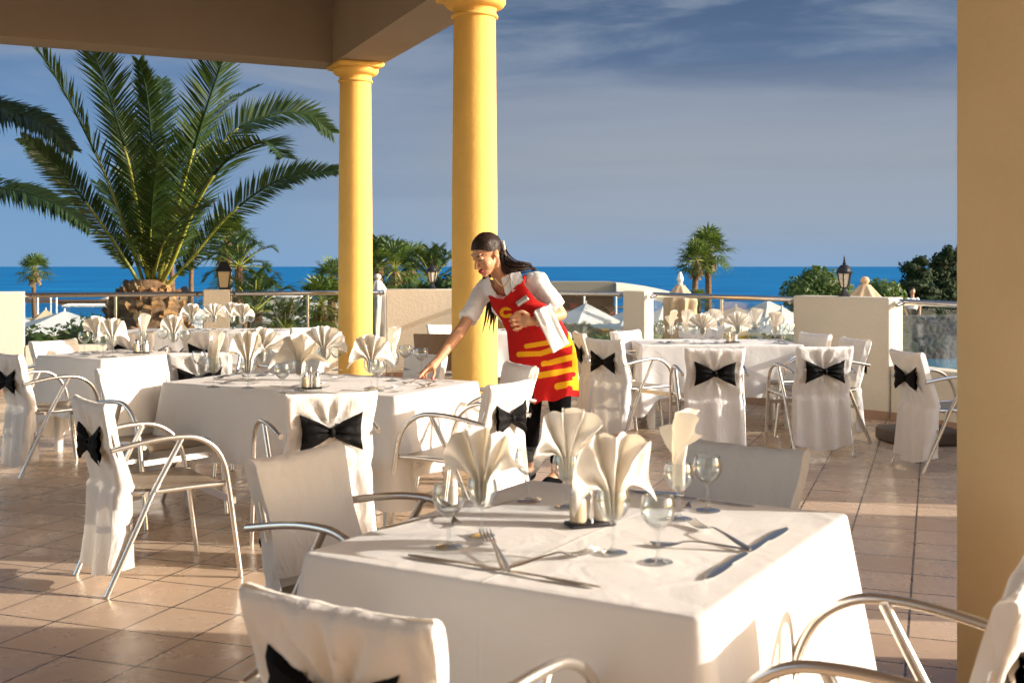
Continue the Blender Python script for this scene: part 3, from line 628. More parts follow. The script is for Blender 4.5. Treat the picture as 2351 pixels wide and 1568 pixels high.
# ------------------------------------------------------------------ parasols
def open_parasol(x, y, d, w, label, m='canvas', rz=.5, h=.62):
    a = at(x, y, d); zg = gz(d); t = thing('white_parasol', label, 'parasol', (a.x, a.y, zg), rz, 'open white parasols on the beach side'); H = a.z - zg; q = w / 2
    mb = MB(); n = 8; rows = []
    for j in range(7):
        f = j / 6; rr = q * f; row = []
        for side in range(4):
            for k in range(n):
                s = -1 + 2 * k / n; X, Y = ((s, -1), (1, s), (-s, 1), (-1, -s))[side]; sag = .10 * math.sin(math.pi * f) * (1 - abs(s)) * .6
                row.append((X * rr, Y * rr, H - h * f - sag * q * .5))
        rows.append(row)
    rows.append([(x_ * 1.01, y_ * 1.01, z_ - (.17 if i % 2 else .11) * w / 2.7) for i, (x_, y_, z_) in enumerate(rows[-1])])
    mb.grid(rows, 0, True); mb.build('canopy', M[m], t, 25)
    MB().tube([(0, 0, 0), (0, 0, H + .08)], .028, 8).build('pole', M['white'], t)
    MB().box((0, 0, .06), (.5, .5, .12), bev=.02).build('base', M['white'], t)
    return t
for a in [(1345, 696, 42, 1.75, 'white scallop-edged parasol nearest the waitress, behind the railing'), (1440, 712, 47, 2.2, 'white parasol half hidden by the plain cream post'), (1520, 708, 45, 1.9, 'white parasol between the plain cream post and the closed beige parasol'), (1640, 714, 46, 2.2, 'white parasol behind the twin palm trunks'),
          (1690, 704, 38, 2.3, 'white parasol behind the napkins of the right table'), (1762, 690, 41, 2.0, 'highest white parasol, next to the tall right wall section'), (1795, 708, 33, 1.35, 'cream parasol touching the left end of the tall right wall section'),
          (148, 714, 38, 3.3, 'wide white parasol above the hedge at left'), (52, 730, 42, 2.9, 'white parasol partly hidden by the left solid wall'), (435, 712, 36, 2.6, 'white parasol between the stout palm and the cream post'), (705, 728, 34, 1.9, 'bluish white parasol left of the farther column'), (225, 735, 44, 2.3, 'white parasol just left of the stout palm trunk')]:
    open_parasol(*a)
open_parasol(105, 710, 58, 1.5, 'tan straw-coloured parasol behind the white ones at left', 'beige')
def closed_parasol(x, y, ybot, d, w, label, m, ball=True, lean=0):
    a = at(x, y, d); b = at(x, ybot, d); t = thing('closed_parasol', label, 'parasol', b); H = a.z - b.z; mb = MB(); n = 48; rows = []; rg = random.Random(int(x))
    top = H - .10
    for j, (f, r) in enumerate([(0, .10), (.012, .30), (.06, .42), (.16, .68), (.26, .97), (.32, 1.0), (.40, .96), (.5, .95), (.75, .92), (.98, .88), (1, .84)]):
        rows.append([(w / 2 * r * (1 + .16 * min(1, f * 5) * math.sin(8 * 2 * math.pi * k / n + f * 2)) * math.cos(2 * math.pi * k / n) + lean * f, w / 2 * r * (1 + .16 * min(1, f * 5) * math.sin(8 * 2 * math.pi * k / n + f * 2)) * math.sin(2 * math.pi * k / n), top - f * (H * .82)) for k in range(n)])
    mb.grid(rows, 0, True); mb.build('folded_canopy', M[m], t, 50)
    MB().tube([(0, 0, 0), (0, 0, top)], .03, 10).build('pole', M['white'], t)
    pf = [(.02, 0), (.045, .02), (.055, .05), (.04, .085), (.012, .1)] if ball else [(.03, 0), (.035, .05), (.05, .08), (.035, .13), (.015, .19)]
    MB().lathe([(r * 1.1, z + top - .005) for r, z in pf], 14).build('finial', M['white'] if not ball else M[m], t)
    return t
closed_parasol(1561, 638, 800, 17.0, .46, 'closed beige parasol with white finial behind the right railing', 'beige', ball=False)
closed_parasol(1985, 634, 800, 14.6, .46, 'closed pale beige parasol with round knob behind the right wall, beside the ornate lantern', 'beige')
closed_parasol(866, 628, 800, 17.4, .40, 'closed grey-beige parasol right of the farther column', 'greige')

# ------------------------------------------------------------------ beach buildings, bar, pool
t = thing('beach_bar', 'low beach bar with long grey canopy and cream curved awning behind the waitress', 'building', (0, 0, 0)); d = 60
A = at(1262, 648, d); B = at(1413, 650, d); C = at(1545, 672, d)
MB().prism([(A.x - 3, d), (B.x, d), (B.x, d + 4), (A.x - 3, d + 4)], A.z - .55, A.z).build('canopy_roof', mat('grey_canopy', (.22, .20, .16), .9), t)
MB().prism([(A.x - 3, d + 1), (B.x, d + 1), (B.x, d + 3.8), (A.x - 3, d + 3.8)], gz(d), A.z - .552).build('bar_interior', M['wood'], t)
aw = MB(); aw.grid([[(lerp(B.x + .02, C.x, k / 10), d - .2 + 3.5 * j, lerp(B.z, C.z, (k / 10) ** 1.6) - (.62 if j == 0 else 0) * (1 if j == 0 else 0)) for k in range(11)] for j in (0, 0.001, 1)]); aw.build('awning', M['render'], t, 0)
for x in (1272, 1413, 1340, 1545):
    p = at(x, 700, d); MB().tube([(p.x, d - .25, gz(d)), (p.x, d - .25, A.z - .5)], .05, 8).build('post', M['white'], t)
cm = MB()
rg = random.Random(2)
for i in range(26): cm.box((A.x - 2 + rg.uniform(0, 6.5), d + .8, lerp(-1.9, -.3, rg.random())), (rg.uniform(.2, .7), .2, rg.uniform(.06, .3)), rg.randrange(3))
cm.build('bar_counter', [mat('bar_yellow', (.55, .33, .05), .6), mat('bar_red', (.30, .07, .04), .6), M['wood']], t)
t = thing('shore_building', 'low cream flat-roofed building on the shore behind the small palms', 'building', (0, 0, 0)); d = 48
for (x0, x1, y0, nm, dd) in [(560, 800, 738, 'lower_block', 0), (640, 780, 700, 'upper_block', 2.5), (540, 690, 684, 'rear_block', 6)]:
    a, b = at(x0, y0, d + dd), at(x1, y0, d + dd)
    o = MB().prism([(a.x, d + dd), (b.x, d + dd), (b.x, d + dd + 3), (a.x, d + dd + 3)], -4, a.z).build(nm, M['render'], t)
    MB().prism([(a.x - .05, d + dd - .06), (b.x + .05, d + dd - .06), (b.x + .05, d + dd + 3.06), (a.x - .05, d + dd + 3.06)], a.z + .003, a.z + .14).build('parapet_cap', M['white'], o)
for (x, y) in [(640, 765), (700, 765), (676, 722), (735, 722)]:
    p = at(x, y, d); MB().box((p.x, d - .02 + (2.5 if y < 750 else 0), p.z), (.42, .1, .42)).build('window', M['dark'], t)
t = thing('beach_deck', 'white slatted pergola with lamp posts and brown rails on the beach at far left', 'pergola', (0, 0, 0)); d = 66
a, b = at(128, 703, d), at(262, 703, d); sl_ = MB()
for k in range(30): x = lerp(a.x, b.x, k / 29); sl_.box((x, d + 1.5, a.z), (.05, 3.4, .10), rz=.25)
sl_.build('slat_roof', M['white'], t)
rl = MB()
for y, x0, x1 in ((692, 60, 300), (683, 60, 118), (697, 128, 300)): p, q = at(x0, y, d + 4), at(x1, y, d + 4); rl.box(((p.x + q.x) / 2, d + 4, p.z), (q.x - p.x, .12, .20))
rl.build('brown_rail', M['wood'], t)
for x in (88, 118, 131, 248):
    p = at(x, 678, d); MB().tube([(p.x, d - .1, gz(d)), (p.x, d - .1, p.z)], .055, 8).build('post', M['white'], t)
ro = MB(); p, q, s_ = at(225, 690, d + 8), at(300, 690, d + 8), at(262, 678, d + 8)
t2 = thing('straw_hut', 'low straw-roofed beach hut left of the stout palm', 'hut', (s_.x, d + 8, gz(d + 8))); hh = s_.z - gz(d + 8)
MB().lathe([(1.5, hh - .5), (1.52, hh - .45), (.1, hh)], 16).build('straw_roof', M['beige'], t2); MB().tube([(0, 0, 0), (0, 0, hh - .2)], .08, 8).build('pole', M['wood'], t2)
tag(MB().add([(5.4, 13.0, -.22), (16, 13.0, -.22), (16, 21.4, -.22), (5.4, 21.4, -.22)], [(0, 1, 2, 3)]).build('pool_water', M['pool'], sharp=0), kind='structure')
tag(MB().prism([(4.9, 12.6), (16.2, 12.6), (16.2, 21.45), (4.9, 21.45)], -1.4, -.26).build('pool_basin', M['white']), kind='structure')
tag(MB().prism([(5.6, 21.5), (16.2, 21.5), (16.2, 22), (5.6, 22)], -1.3, .56).build('stone_wall', M['stone']), 'grey rubble stone wall behind the pool, seen through the right glass', 'wall')

# the tile-clad parasol foot on the floor at right
t = thing('parasol_base', 'square brown parasol base with dark tube on the floor beside the right chair', 'parasol base', (3.42, 9.75, 0), .15)
MB().box((0, 0, .065), (.56, .5, .13), bev=.025).build('base_slab', mat('brown_concrete', (.09, .065, .045), .85, bump=(30, .4, 4)), t)
MB().lathe([(.06, .13), (.05, .15), (.032, .16), (.03, .42), (.034, .43), (.02, .44)], 16).build('base_tube', M['black'], t)

# ================================================================== CHAIRS
def arm_path(s):
    return cr([(s * .245, -.285, .655), (s * .258, -.12, .685), (s * .268, .0, .695), (s * .272, .10, .685), (s * .274, .185, .635), (s * .273, .235, .555), (s * .271, .258, .455), (s * .270, .288, .25), (s * .270, .322, .002)], 34)
def cover_mesh(seed):
    rg = random.Random(seed); off = Vector((rg.uniform(0, 50), rg.uniform(0, 50), rg.uniform(0, 50)))
    yb = lambda z: (-.205 - .108 * (z - .45) / .41 if z > .45 else -.225 - .03 * (.45 - z) / .4) - .02
    yf = lambda z: yb(z) + (.058 if z > .5 else lerp(.058, .105, (.5 - z) / .45))
    wid = lambda z: .462 - .03 * math.exp(-((z - .66) / .09) ** 2) - .012 * (z < .5) + (.03 * (.5 - z) / .45 if z < .5 else 0)
    ear = lambda u: .010 * abs(2 * u - 1) ** 3
    zs = [.858, .855, .847, .833, .81] + [.78 - .024 * i for i in range(31)]
    hemr = rg.uniform(.0, .03); us = [i / 35 for i in range(36)]
    k1, k2, ph = rg.choice((9, 10, 11)), rg.uniform(30, 44), rg.uniform(0, 6)
    mb = MB(); P = []
    def upt(u, z):               # U-shaped section: side flap, back panel, side flap
        w, b, f = wid(z) / 2, yb(z), yf(z); sd = .12
        if u < sd: t = u / sd; q = (-w + .006 * (1 - t), lerp(f, b + .012, t))
        elif u > 1 - sd: t = (u - 1 + sd) / sd; q = (w - .006 * t, lerp(b + .012, f, t))
        else: t = (u - sd) / (1 - 2 * sd); q = (lerp(-w + .006, w - .006, t), b - .008 * math.sin(math.pi * t))
        return q
    for j, z in enumerate(zs):
        row = []
        for u in us:
            zz_ = z; x, y = upt(u, z)
            if z < .2: zz_ = z + (hemr + .025 * math.cos(u * 6.28)) * (.2 - z) / .14
            if j == 0: y = yb(z) + .027
            elif j == 1: y = lerp(y, yb(z) + .027, .55)
            elif j == 2: y = lerp(y, yb(z) + .027, .2)
            back = sstep(.1, .16, u) * (1 - sstep(.84, .9, u))
            rho = math.hypot(x, z - .665); an = math.atan2(x, z - .665)
            pl = .014 * math.cos(an * k1 + ph) * sstep(.02, .07, rho) * math.exp(-((rho - .06) / .13) ** 2)
            low = .013 * math.cos(x * k2 + ph + 2.5 * z) * sstep(.62, .35, z) * (1 + .8 * sstep(.3, .05, z))
            top = sstep(.862, .80, z); nv = noise.noise(Vector((x * 10, y * 6, z * 2.4)) + off) * .011 + noise.noise(Vector((x * 24, y * 9, z * 7)) + off) * .0045
            y2 = y - (pl * (.1 + .9 * top) + low) * back + nv * (.25 + .75 * top) - .02 * math.exp(-(rho / .09) ** 2) * -1 * back
            sx_ = (1 - back) * (nv * 1.6)
            row.append((x + sx_, y2, zz_ + ear(u) + .004 * noise.noise(Vector((u * 9, 0, seed)))))
        P.append(row)
    mb.grid(P)
    # the short inner hood, joined to the flaps' front edges
    ih = rg.uniform(.47, .52); Q = []
    for j, z in enumerate(zs):
        if z < ih - .012: break
        a, b = P[j][0], P[j][-1]; row = []
        for i in range(26):
            t = i / 25; x = lerp(a[0], b[0], t); e = min(t, 1 - t) * 25
            y = yf(z) + noise.noise(Vector((x * 6, 3, z * 6)) + off) * .008 + .006 * math.sin(math.pi * t)
            if j == 0: y = yb(z) + .027
            elif j == 1: y = lerp(y, yb(z) + .027, .55)
            elif j == 2: y = lerp(y, yb(z) + .027, .2)
            if i in (0, 25): y = (a, b)[i == 25][1]
            row.append((x, y, z + .010 * abs(2 * t - 1) ** 3 + (.004 * noise.noise(Vector((0 if i == 0 else 9 if i == 25 else t * 9, 0, seed))))))
        Q.append(row)
    mb.grid(Q)
    return mb.mesh('cover', M['cover'], 60), yb(.665)
def bow_mesh(seed, yb):
    rg = random.Random(seed); mb = MB()
    for s in (-1, 1):
        P = []
        for side in (-1, 1):
            G = []
            for i in range(13):
                t = i / 12; row = []
                x = s * (.012 + .148 * t); hh = lerp(.017, .100, t ** .95) + .006 * math.sin(3 * t + seed)
                for j in range(11):
                    v = -1 + 2 * j / 10; z = v * hh + .012 * t * s * rg.choice((0,)) ; xx = x - s * .014 * t * (1 - v * v)
                    pf = .026 * math.sin(math.pi * min(1, t * .86 + .06)) ** .7 * math.sqrt(max(0, 1 - v * v)) * (1 if side < 0 else .35)
                    pl = .007 * math.cos(v * 10 + s + seed + 2 * t) * (1.1 - t * .5) + .004 * noise.noise(Vector((t * 4, v * 3, seed * 5 + s)))
                    row.append((xx, yb - .024 + side * (pf + .002) + pl, .665 + z))
                G.append(row)
            mb.grid(G)
    mb.ell((0, yb - .032, .665), (.019, .018, .026), seg=14)
    return mb.mesh('bow', M['satin'], 60)
COVERS = [cover_mesh(s) for s in (3, 8, 15, 21)]; BOWS = [bow_mesh(s, COVERS[0][1]) for s in (1, 2)]
def make_chair(covered=True):
    t = thing('chair', 'x', 'chair')
    for s in (-1, 1):
        a = MB(); a.tube(arm_path(s), .0132, 12); a.build('armrest', M['alu'], t)
        r_ = MB(); r_.tube([(s * .262, .035, .686), (s * .25, -.10, .44), (s * .232, -.30, .002)], .0135, 12); r_.ell((s * .262, -.085, .455), (.004, .008, .008), seg=8); r_.build('rear_leg', M['alu'], t)
    fr = MB()
    for s in (-1, 1): fr.tube(cr([(s * .198, -.296, .832), (s * .198, -.240, .62), (s * .206, -.192, .47), (s * .220, -.14, .447), (s * .236, .1, .452), (s * .248, .27, .452)], 20), .0125, 10)
    fr.tube([(-.198, -.296, .832), (.198, -.296, .832)], .011, 10)
    fr.tube([(-.252, -.13, .44), (.252, -.13, .44)], .011, 10); fr.build('seat_frame', M['alu'], t)
    c = MB(); c.box((0, .292, .37), (.54, .012, .032)); c.box((0, -.19, .30), (.47, .012, .026)); c.build('crossbar', M['alu'], t)
    st = MB(); P = []
    for j in range(15):
        f = j / 14; y = lerp(-.20, .292, f); z = .464 + .006 * math.sin(f * 3.1) - .03 * sstep(.86, 1.03, f) ** 1.5 - .012 * math.sin(math.pi * f)
        P.append([(lerp(-.218, .218, i / 12) * lerp(.97, 1.06, f), y, z - .006 * math.sin(math.pi * i / 12)) for i in range(13)])
    st.grid(P); st.grid([[(x, y, z - .008) for x, y, z in r_[::-1]] for r_ in P]); st.build('seat', M['seat'], t)
    if covered:
        link('cover', COVERS[0][0], t); link('bow', BOWS[0], t)
    else:
        bk = MB(); P = []
        for j in range(12): z = lerp(.49, .845, j / 11); P.append([(lerp(-.212, .212, i / 10), -.205 - .12 * (z - .45) / .4 - .012 * math.sin(math.pi * i / 10), z) for i in range(11)])
        bk.grid(P); bk.grid([[(x, y - .006, z) for x, y, z in r_[::-1]] for r_ in P]); bk.build('mesh_back', M['seat'], t)
    return t
protoC, protoU = make_chair(), make_chair(False); used = set(); cn = 0
def chair(x, y, fx, fy, label, group=None, covered=True):
    """x, y: middle of the back; fx, fy: the way the sitter would face."""
    global cn
    p = protoC if covered else protoU
    o = p if p not in used else copy_tree(p); used.add(p)
    f = Vector((fx, fy)).normalized(); o.location = (x + f.x * .31, y + f.y * .31, 0); o.rotation_euler = (0, 0, math.atan2(f.y, f.x) - math.pi / 2)
    o['label'] = label
    if group: o['group'] = group
    for ch in o.children:
        if ch.name.startswith('cover'): ch.data = COVERS[cn % 4][0]
        if ch.name.startswith('bow'): ch.data = BOWS[cn % 2]
    cn += 1
    return o
gc_ = 'white covered aluminium chairs with black bows'
chair(-.335, 2.13, .53, .85, 'nearest covered chair, back to us, its bow cut by the bottom edge', gc_)
chair(-.735, 3.89, .86, -.5, 'covered chair left of the nearest table, grey plain inner side showing', gc_)
chair(.815, 4.04, -.62, -.79, 'shaded covered chair behind the nearest table, beside the pillar', gc_)
chair(1.045, 2.335, -.87, .5, 'covered chair at the bottom right corner with curved armrests in front', gc_)
chair(-.885, 5.70, -.40, .92, 'covered chair with big bow seen square from behind, before the middle table', gc_)
chair(-1.96, 5.37, .80, .60, 'covered chair at left seen from the side with its whole seat and legs', gc_)
chair(-2.36, 7.14, .76, -.65, 'sunlit covered chair at the left end of the middle table, shadows on its back', gc_)
chair(-2.25, 8.36, -.22, .97, 'covered chair between the middle table and the left table, bow half hidden', gc_)
chair(-3.60, 8.25, .72, .70, 'covered chair cut by the left edge, bow toward us', gc_)
chair(-3.86, 9.74, .86, -.5, 'covered chair behind the left table in front of the hedge', gc_)
chair(-3.62, 11.0, -.05, 1, 'shaded covered chair before the table under the palm, left one of two', gc_)
chair(-2.92, 11.0, .05, 1, 'shaded covered chair before the table under the palm, right one of two', gc_)
chair(-2.06, 11.85, -.72, .69, 'grey shaded covered chair at the right end of the table under the palm', gc_)
chair(-.60, 8.25, -.76, -.65, 'covered chair behind the middle table left of the waitress hand', gc_)
chair(-1.58, 8.62, -.42, -.9, 'covered chair behind the fan napkins of the middle table', gc_)
chair(.0, 6.22, -.87, .5, 'covered chair in front of the waitress with bow turned to us', gc_)
chair(.07, 7.36, -.92, -.39, 'covered chair touching the apron of the waitress, no bow visible', gc_)
chair(-.72, 10.95, .15, 1, 'bare brown mesh-backed chair without a cover left of the nearer column', None, covered=False)
chair(-.70, 12.4, .4, -.9, 'covered chair against the grey-beige wall behind the bare brown chair', gc_)
chair(.62, 10.85, .99, .14, 'covered chair just right of the waitress, seen edge-on', gc_)
chair(.77, 9.88, .80, .58, 'covered chair with bow at the left front of the right table', gc_)
chair(1.08, 11.2, .75, -.66, 'bluish shaded covered chair in front of the plain cream post', gc_)
chair(1.545, 8.82, .02, 1, 'covered chair with bow in front of the right table, left of two', gc_)
chair(2.43, 9.0, -.10, 1, 'covered chair with bow in front of the right table, right of two', gc_)
chair(2.96, 9.95, -.97, -.22, 'covered chair at the right end of the right table, white outer edge showing', gc_)
chair(2.82, 10.75, -.93, -.36, 'bluish chair back peeping over the far right corner of the right table', gc_)
chair(1.95, 12.0, -.1, -1, 'covered chair behind the right table beyond the napkins', gc_)
chair(2.88, 8.5, .98, .17, 'covered chair beside the right pillar, seen from the side with narrow bow', gc_)

# ================================================================== TABLES AND CLOTHS
ZT = .77
def table(F, u, v, w, d, label, seedl, ov=.44, clabel='', wob=1.0):
    """F: near corner of the top; u, v: unit directions of its two sides of length w and d."""
    u = Vector(u).normalized(); v = Vector(v).normalized(); c = Vector(F) + u * w / 2 + v * d / 2; rz = math.atan2(u.y, u.x)
    t = thing('dining_table', label, 'table', (c.x, c.y, 0), rz)
    MB().box((0, 0, ZT - .028), (w - .02, d - .02, .04), bev=.008).build('tabletop', M['plastic'], t)
    for a in (-1, 1):
        for b in (-1, 1):
            lg = MB(); lg.lathe([(.028, 0), (.032, .02), (.036, .45), (.042, ZT - .05)], 14, (a * (w / 2 - .12), b * (d / 2 - .12), 0)); lg.build('table_leg', M['plastic'], t)
    rg = random.Random(seedl); hw, hd = w / 2, d / 2; cr_ = .022; pts = []
    per = []
    for (sx_, sy_, a0) in ((1, -1, -90), (1, 1, 0), (-1, 1, 90), (-1, -1, 180)):
        for k in range(7):
            a = R(a0 + 90 * k / 6); per.append((sx_ * (hw - cr_) + cr_ * math.cos(a), sy_ * (hd - cr_) + cr_ * math.sin(a), math.cos(a), math.sin(a)))
    full = []
    for i in range(len(per)):
        a, b = per[i], per[(i + 1) % len(per)]; ln = math.hypot(b[0] - a[0], b[1] - a[1]); k = max(1, int(ln / .022))
        full += [tuple(lerp(a[q], b[q], j / k) for q in range(4)) for j in range(k)]
    rows = []; ph = [rg.uniform(0, 6.28) for _ in range(6)]; off = Vector((rg.uniform(0, 40), rg.uniform(0, 40), 0))
    ring = lambda ins, z: [(x - nx * ins, y - ny * ins, z) for x, y, nx, ny in full]
    # top surface as a fine grid with very slight puckers, stitched to the edge ring
    nx_, ny_ = int(w / .04), int(d / .04)
    top = [[(lerp(-hw + .0195, hw - .0195, i / nx_), lerp(-hd + .0195, hd - .0195, j / ny_), ZT + .0016 * noise.noise(Vector((i * .35, j * .35, 0)) + off)) for i in range(nx_ + 1)] for j in range(ny_ + 1)]
    mb = MB(); mb.grid(top)
    rows += [ring(.0205, ZT + .0002), ring(.012, ZT), ring(.006, ZT - .0006), ring(.002, ZT - .0025), ring(-.001, ZT - .006), ring(-.0025, ZT - .012)]
    nrow = 20
    for k in range(nrow + 1):
        f = k / nrow; row = []
        for i, (x, y, nx, ny) in enumerate(full):
            dc = math.hypot(abs(x) - hw, abs(y) - hd); co = math.exp(-(dc / .10) ** 2); s = (x * ny - y * nx)
            Ls = ov * (1 + .36 * co) + .012 * math.sin(i * .05 + ph[0]); r = f * Ls
            o = .004 + r * (.03 + .16 * co) + wob * r * (.040 * math.sin(s * 9 + ph[1]) + .030 * math.sin(s * 17 + ph[2]) * f + .02 * math.sin(s * 31 + ph[3]) * f) * (1 - co)
            tw = (.05 * r * math.sin(s * 8 + ph[4])) + noise.noise(Vector((x * 3, y * 3, r * 3)) + off) * .014 * f
            # cloth gathers into a cone fold at each corner
            row.append((x + nx * o - ny * tw, y + ny * o + nx * tw, ZT - .018 - r))
        rows.append(row)
    mb.grid(rows, 0, True)
    cl = mb.build('tablecloth', M['cloth'], None, 70); cl.location = (c.x, c.y, 0.002); cl.rotation_euler = (0, 0, rz)
    tag(cl, clabel, 'tablecloth', 'white tablecloths')
    return t
def table_c(N_, u, v, w, d, *a, **k):   # N_: near corner, u and v point away from it
    u = Vector(u).normalized(); v = Vector(v).normalized()
    return table(Vector(N_), u, v, w, d, *a, **k)
U1, V1 = Vector((-.861, .508)), Vector((.508, .861))
table_c(Vector((.382, 2.34)) + U1 * 1.05, -U1, V1, 1.05, 1.147, 'white plastic table nearest to us, hidden under its cloth', 1, ov=.52, clabel='tablecloth on the nearest table, shaded in front and bright on its right side', wob=.4)
table_c((-2.15, 7.11), (.89, -.456), (.456, .89), 1.70, .95, 'long white-legged table the waitress is setting, in the middle', 2, clabel='tablecloth on the long middle table under the hand of the waitress', wob=1.5)
table_c((1.155, 10.47), (1, 0), (0, 1), 1.48, .88, 'table at right before the glass railing, shaded on top', 3, clabel='tablecloth on the right table, long pointed fold at its front', ov=.46, wob=1.5)
table_c((-3.80, 9.27), (.84, -.54), (.54, .84), .80, .82, 'small square table at left before the stout palm', 4, clabel='tablecloth on the small left table, shaded on its front face')
table_c((-4.30, 12.5), (1, 0), (0, 1), 1.83, .8, 'bluish shaded table under the palm at the railing', 5, clabel='bluish shaded tablecloth on the table under the palm')
table_c((-.62, 12.35), (1, .05), (-.05, 1), 1.25, .85, 'far table glimpsed between the nearer column and the waitress', 6, clabel='tablecloth on the far table glimpsed behind the waitress')

# ================================================================== TABLEWARE
def glass_mesh():
    pf = [(.0005, .0), (.031, .0015), (.0345, .0025), (.030, .005), (.012, .009), (.005, .016), (.0042, .03), (.0042, .062), (.006, .072), (.016, .080), (.029, .092), (.0375, .108), (.0395, .123), (.0375, .140), (.0345, .152)]
    P = cr([(r, 0, z) for r, z in pf], 46)
    pr = [(max(.0004, p.x), p.z) for p in P] + [(.0336, .1522), (.0338, .150), (.0367, .139), (.0388, .123), (.0368, .108), (.0283, .0926), (.012, .0815), (.0005, .0795)]
    return MB().lathe(pr, 28, cap=False).mesh('wine_glass', M['glass'], 0)
GLASS = glass_mesh()
def napkin_mesh(seed, A=70, Rm=.15, n=5, curl=.5, droop=.15):
    rg = random.Random(seed); A = R(A); off = Vector((seed * 3.1, 0, 0)); NI, NJ = n * 14, 26; P = []
    for j in range(NJ + 1):
        t = j / NJ; row = []
        for i in range(NI + 1):
            s = -1 + 2 * i / NI; ph = (s + .13 * noise.noise(Vector((s * 2.2, 5, 0)) + off) + .05 * t * noise.noise(Vector((s * 3, 9, t * 2)) + off)) * n * math.pi + seed
            tri = math.asin(.90 * math.sin(ph)) / 1.2
            if t < .3:
                q = t / .3; x = s * lerp(.016, .026, q); z = .080 + .062 * q; y = tri * .016
            else:
                q = (t - .3) / .7; Rr = Rm * (1.04 - .16 * s * s + .025 * math.cos(ph * 2) + .05 * noise.noise(Vector((s * 2, 1, 0)) + off)); rho = q * Rr; a = s * A * (1 + .08 * noise.noise(Vector((s * 3, q, 1)) + off)) * (.55 + .45 * min(1, q * 2.2))
                x = s * .026 + rho * math.sin(a); z = .142 + rho * math.cos(a) ; y = tri * (.016 + .02 * q * (1 - .35 * abs(s)))
                e = sstep(.5, 1, abs(s)); y += curl * e * rho * (.7 if s > 0 else -.45) ; z -= droop * e * rho * q; x += (1 if s > 0 else -1) * droop * .14 * e * rho; x -= s * e * q * .02 * curl
                y += .020 * q * noise.noise(Vector((s * 4, q * 3, 2)) + off); y -= .05 * q * q * curl * .6
            row.append((x, y, z))
        P.append(row)
    mb = MB(); mb.grid(P); return mb.mesh('napkin', M['napkin'], 0)
NAPK = [napkin_mesh(1, 42, .140, 4, .8, .5), napkin_mesh(2, 56, .138, 5, .8, .6), napkin_mesh(3, 78, .132, 6, .6, .4), napkin_mesh(4, 24, .145, 3, .9, .2), napkin_mesh(5, 52, .140, 4, 1.0, .85),
        napkin_mesh(6, 64, .135, 5, .9, .7), napkin_mesh(7, 88, .128, 7, .4, .2), napkin_mesh(8, 32, .145, 4, 1.1, .6), napkin_mesh(9, 56, .128, 5, .5, .9)]
def cutlery_mesh(kind):
    mb = MB(); Ln = .20 if kind != 'knife' else .225
    def strip(st, mi=0, th=.0012):   # stations (x along, half width, z)
        P = [[(x, -w, z - th * 0), (x, -w * .5, z + th), (x, 0, z + th * 1.4), (x, w * .5, z + th), (x, w, z), (x, w * .4, z - th), (x, -w * .4, z - th)] for x, w, z in st]
        mb.grid(P, mi, True)
        o = len(mb.v) - len(st) * 7; mb.f += [tuple(o + i for i in range(7)), tuple(len(mb.v) - 7 + i for i in range(7))]; mb.m += [mi, mi]
    if kind == 'knife':
        strip([(0, .002, .004), (.004, .007, .004), (.03, .0085, .0045), (.08, .0065, .005), (.100, .0055, .005), (.106, .009, .0045), (.13, .010, .004), (.18, .0105, .004), (.21, .008, .0038), (.2245, .0015, .0036)])
    elif kind == 'spoon':
        strip([(0, .002, .003), (.005, .0075, .003), (.03, .008, .0055), (.08, .0045, .011), (.115, .0035, .012), (.130, .0035, .010), (.14, .009, .006), (.155, .017, .003), (.172, .019, .002), (.188, .014, .0035), (.198, .004, .006)])
    else:
        strip([(0, .002, .003), (.005, .0075, .003), (.03, .008, .0055), (.08, .0045, .012), (.112, .0035, .014), (.124, .004, .012), (.134, .0095, .007), (.146, .0125, .004), (.154, .0125, .0035)])
        for k in (-1.5, -.5, .5, 1.5):
            strip([(.153, .0018, .0036), (.165, .0018, .0034), (.18, .0016, .005), (.196, .0012, .009), (.200, .0005, .0105)])
            for i in range(len(mb.v) - 35, len(mb.v)): x, y, z = mb.v[i]; mb.v[i] = (x, y + k * .0066, z)
    return mb.mesh(kind, M['cut'], 50), Ln
CUT = {k: cutlery_mesh(k) for k in ('knife', 'fork', 'spoon')}
def pt(x, y, z=ZT + .003): d = F_ * (EYE - z) / (y - 612); return Vector(((x - 1175) * d / F_, d, z))
def glass(x, y, label, group=None, k=1.0):
    p = pt(x, y); o = link('wine_glass', GLASS); o.location = p; o.scale = (k, k, k); o.rotation_euler = (0, 0, (x * 7 % 6)); tag(o, label, 'wine glass', group); return p
def napkin(x, y, i, rot, label, glabel, group=None, k=1.0):
    p = glass(x, y, glabel, 'wine glasses on the tables', k); o = link('napkin', NAPK[i]); o.location = p; o.scale = (k, k, k); o.rotation_euler = (0, 0, R(rot)); tag(o, label, 'napkin', 'fan-folded napkins standing in glasses')
def cutlery(kind, a, b, label, up=0.0, thick=1.0):
    """a: handle end, b: tip, both sketch points on the tabletop"""
    p, q = pt(*a), pt(*b); o = link('table_' + kind if kind != 'spoon' else 'dessert_spoon', CUT[kind][0]); d = q - p
    s = d.length / CUT[kind][1]; o.location = p + Vector((0, 0, up)); o.rotation_euler = (0, 0, math.atan2(d.y, d.x)); o.scale = (s, min(s, 1.25) * thick, min(s, 1.2)); tag(o, label, kind, 'cutlery on the tables')
def cutl(kind, p, ang, label, up=0.0, s=1.0):
    o = link('table_' + kind if kind != 'spoon' else 'dessert_spoon', CUT[kind][0]); o.location = (p[0], p[1], ZT + .003 + up); o.rotation_euler = (0, 0, ang); o.scale = (s, s, s); tag(o, label, kind, 'cutlery on the tables')
Gg = 'wine glasses on the tables'
T1 = 'the nearest table'
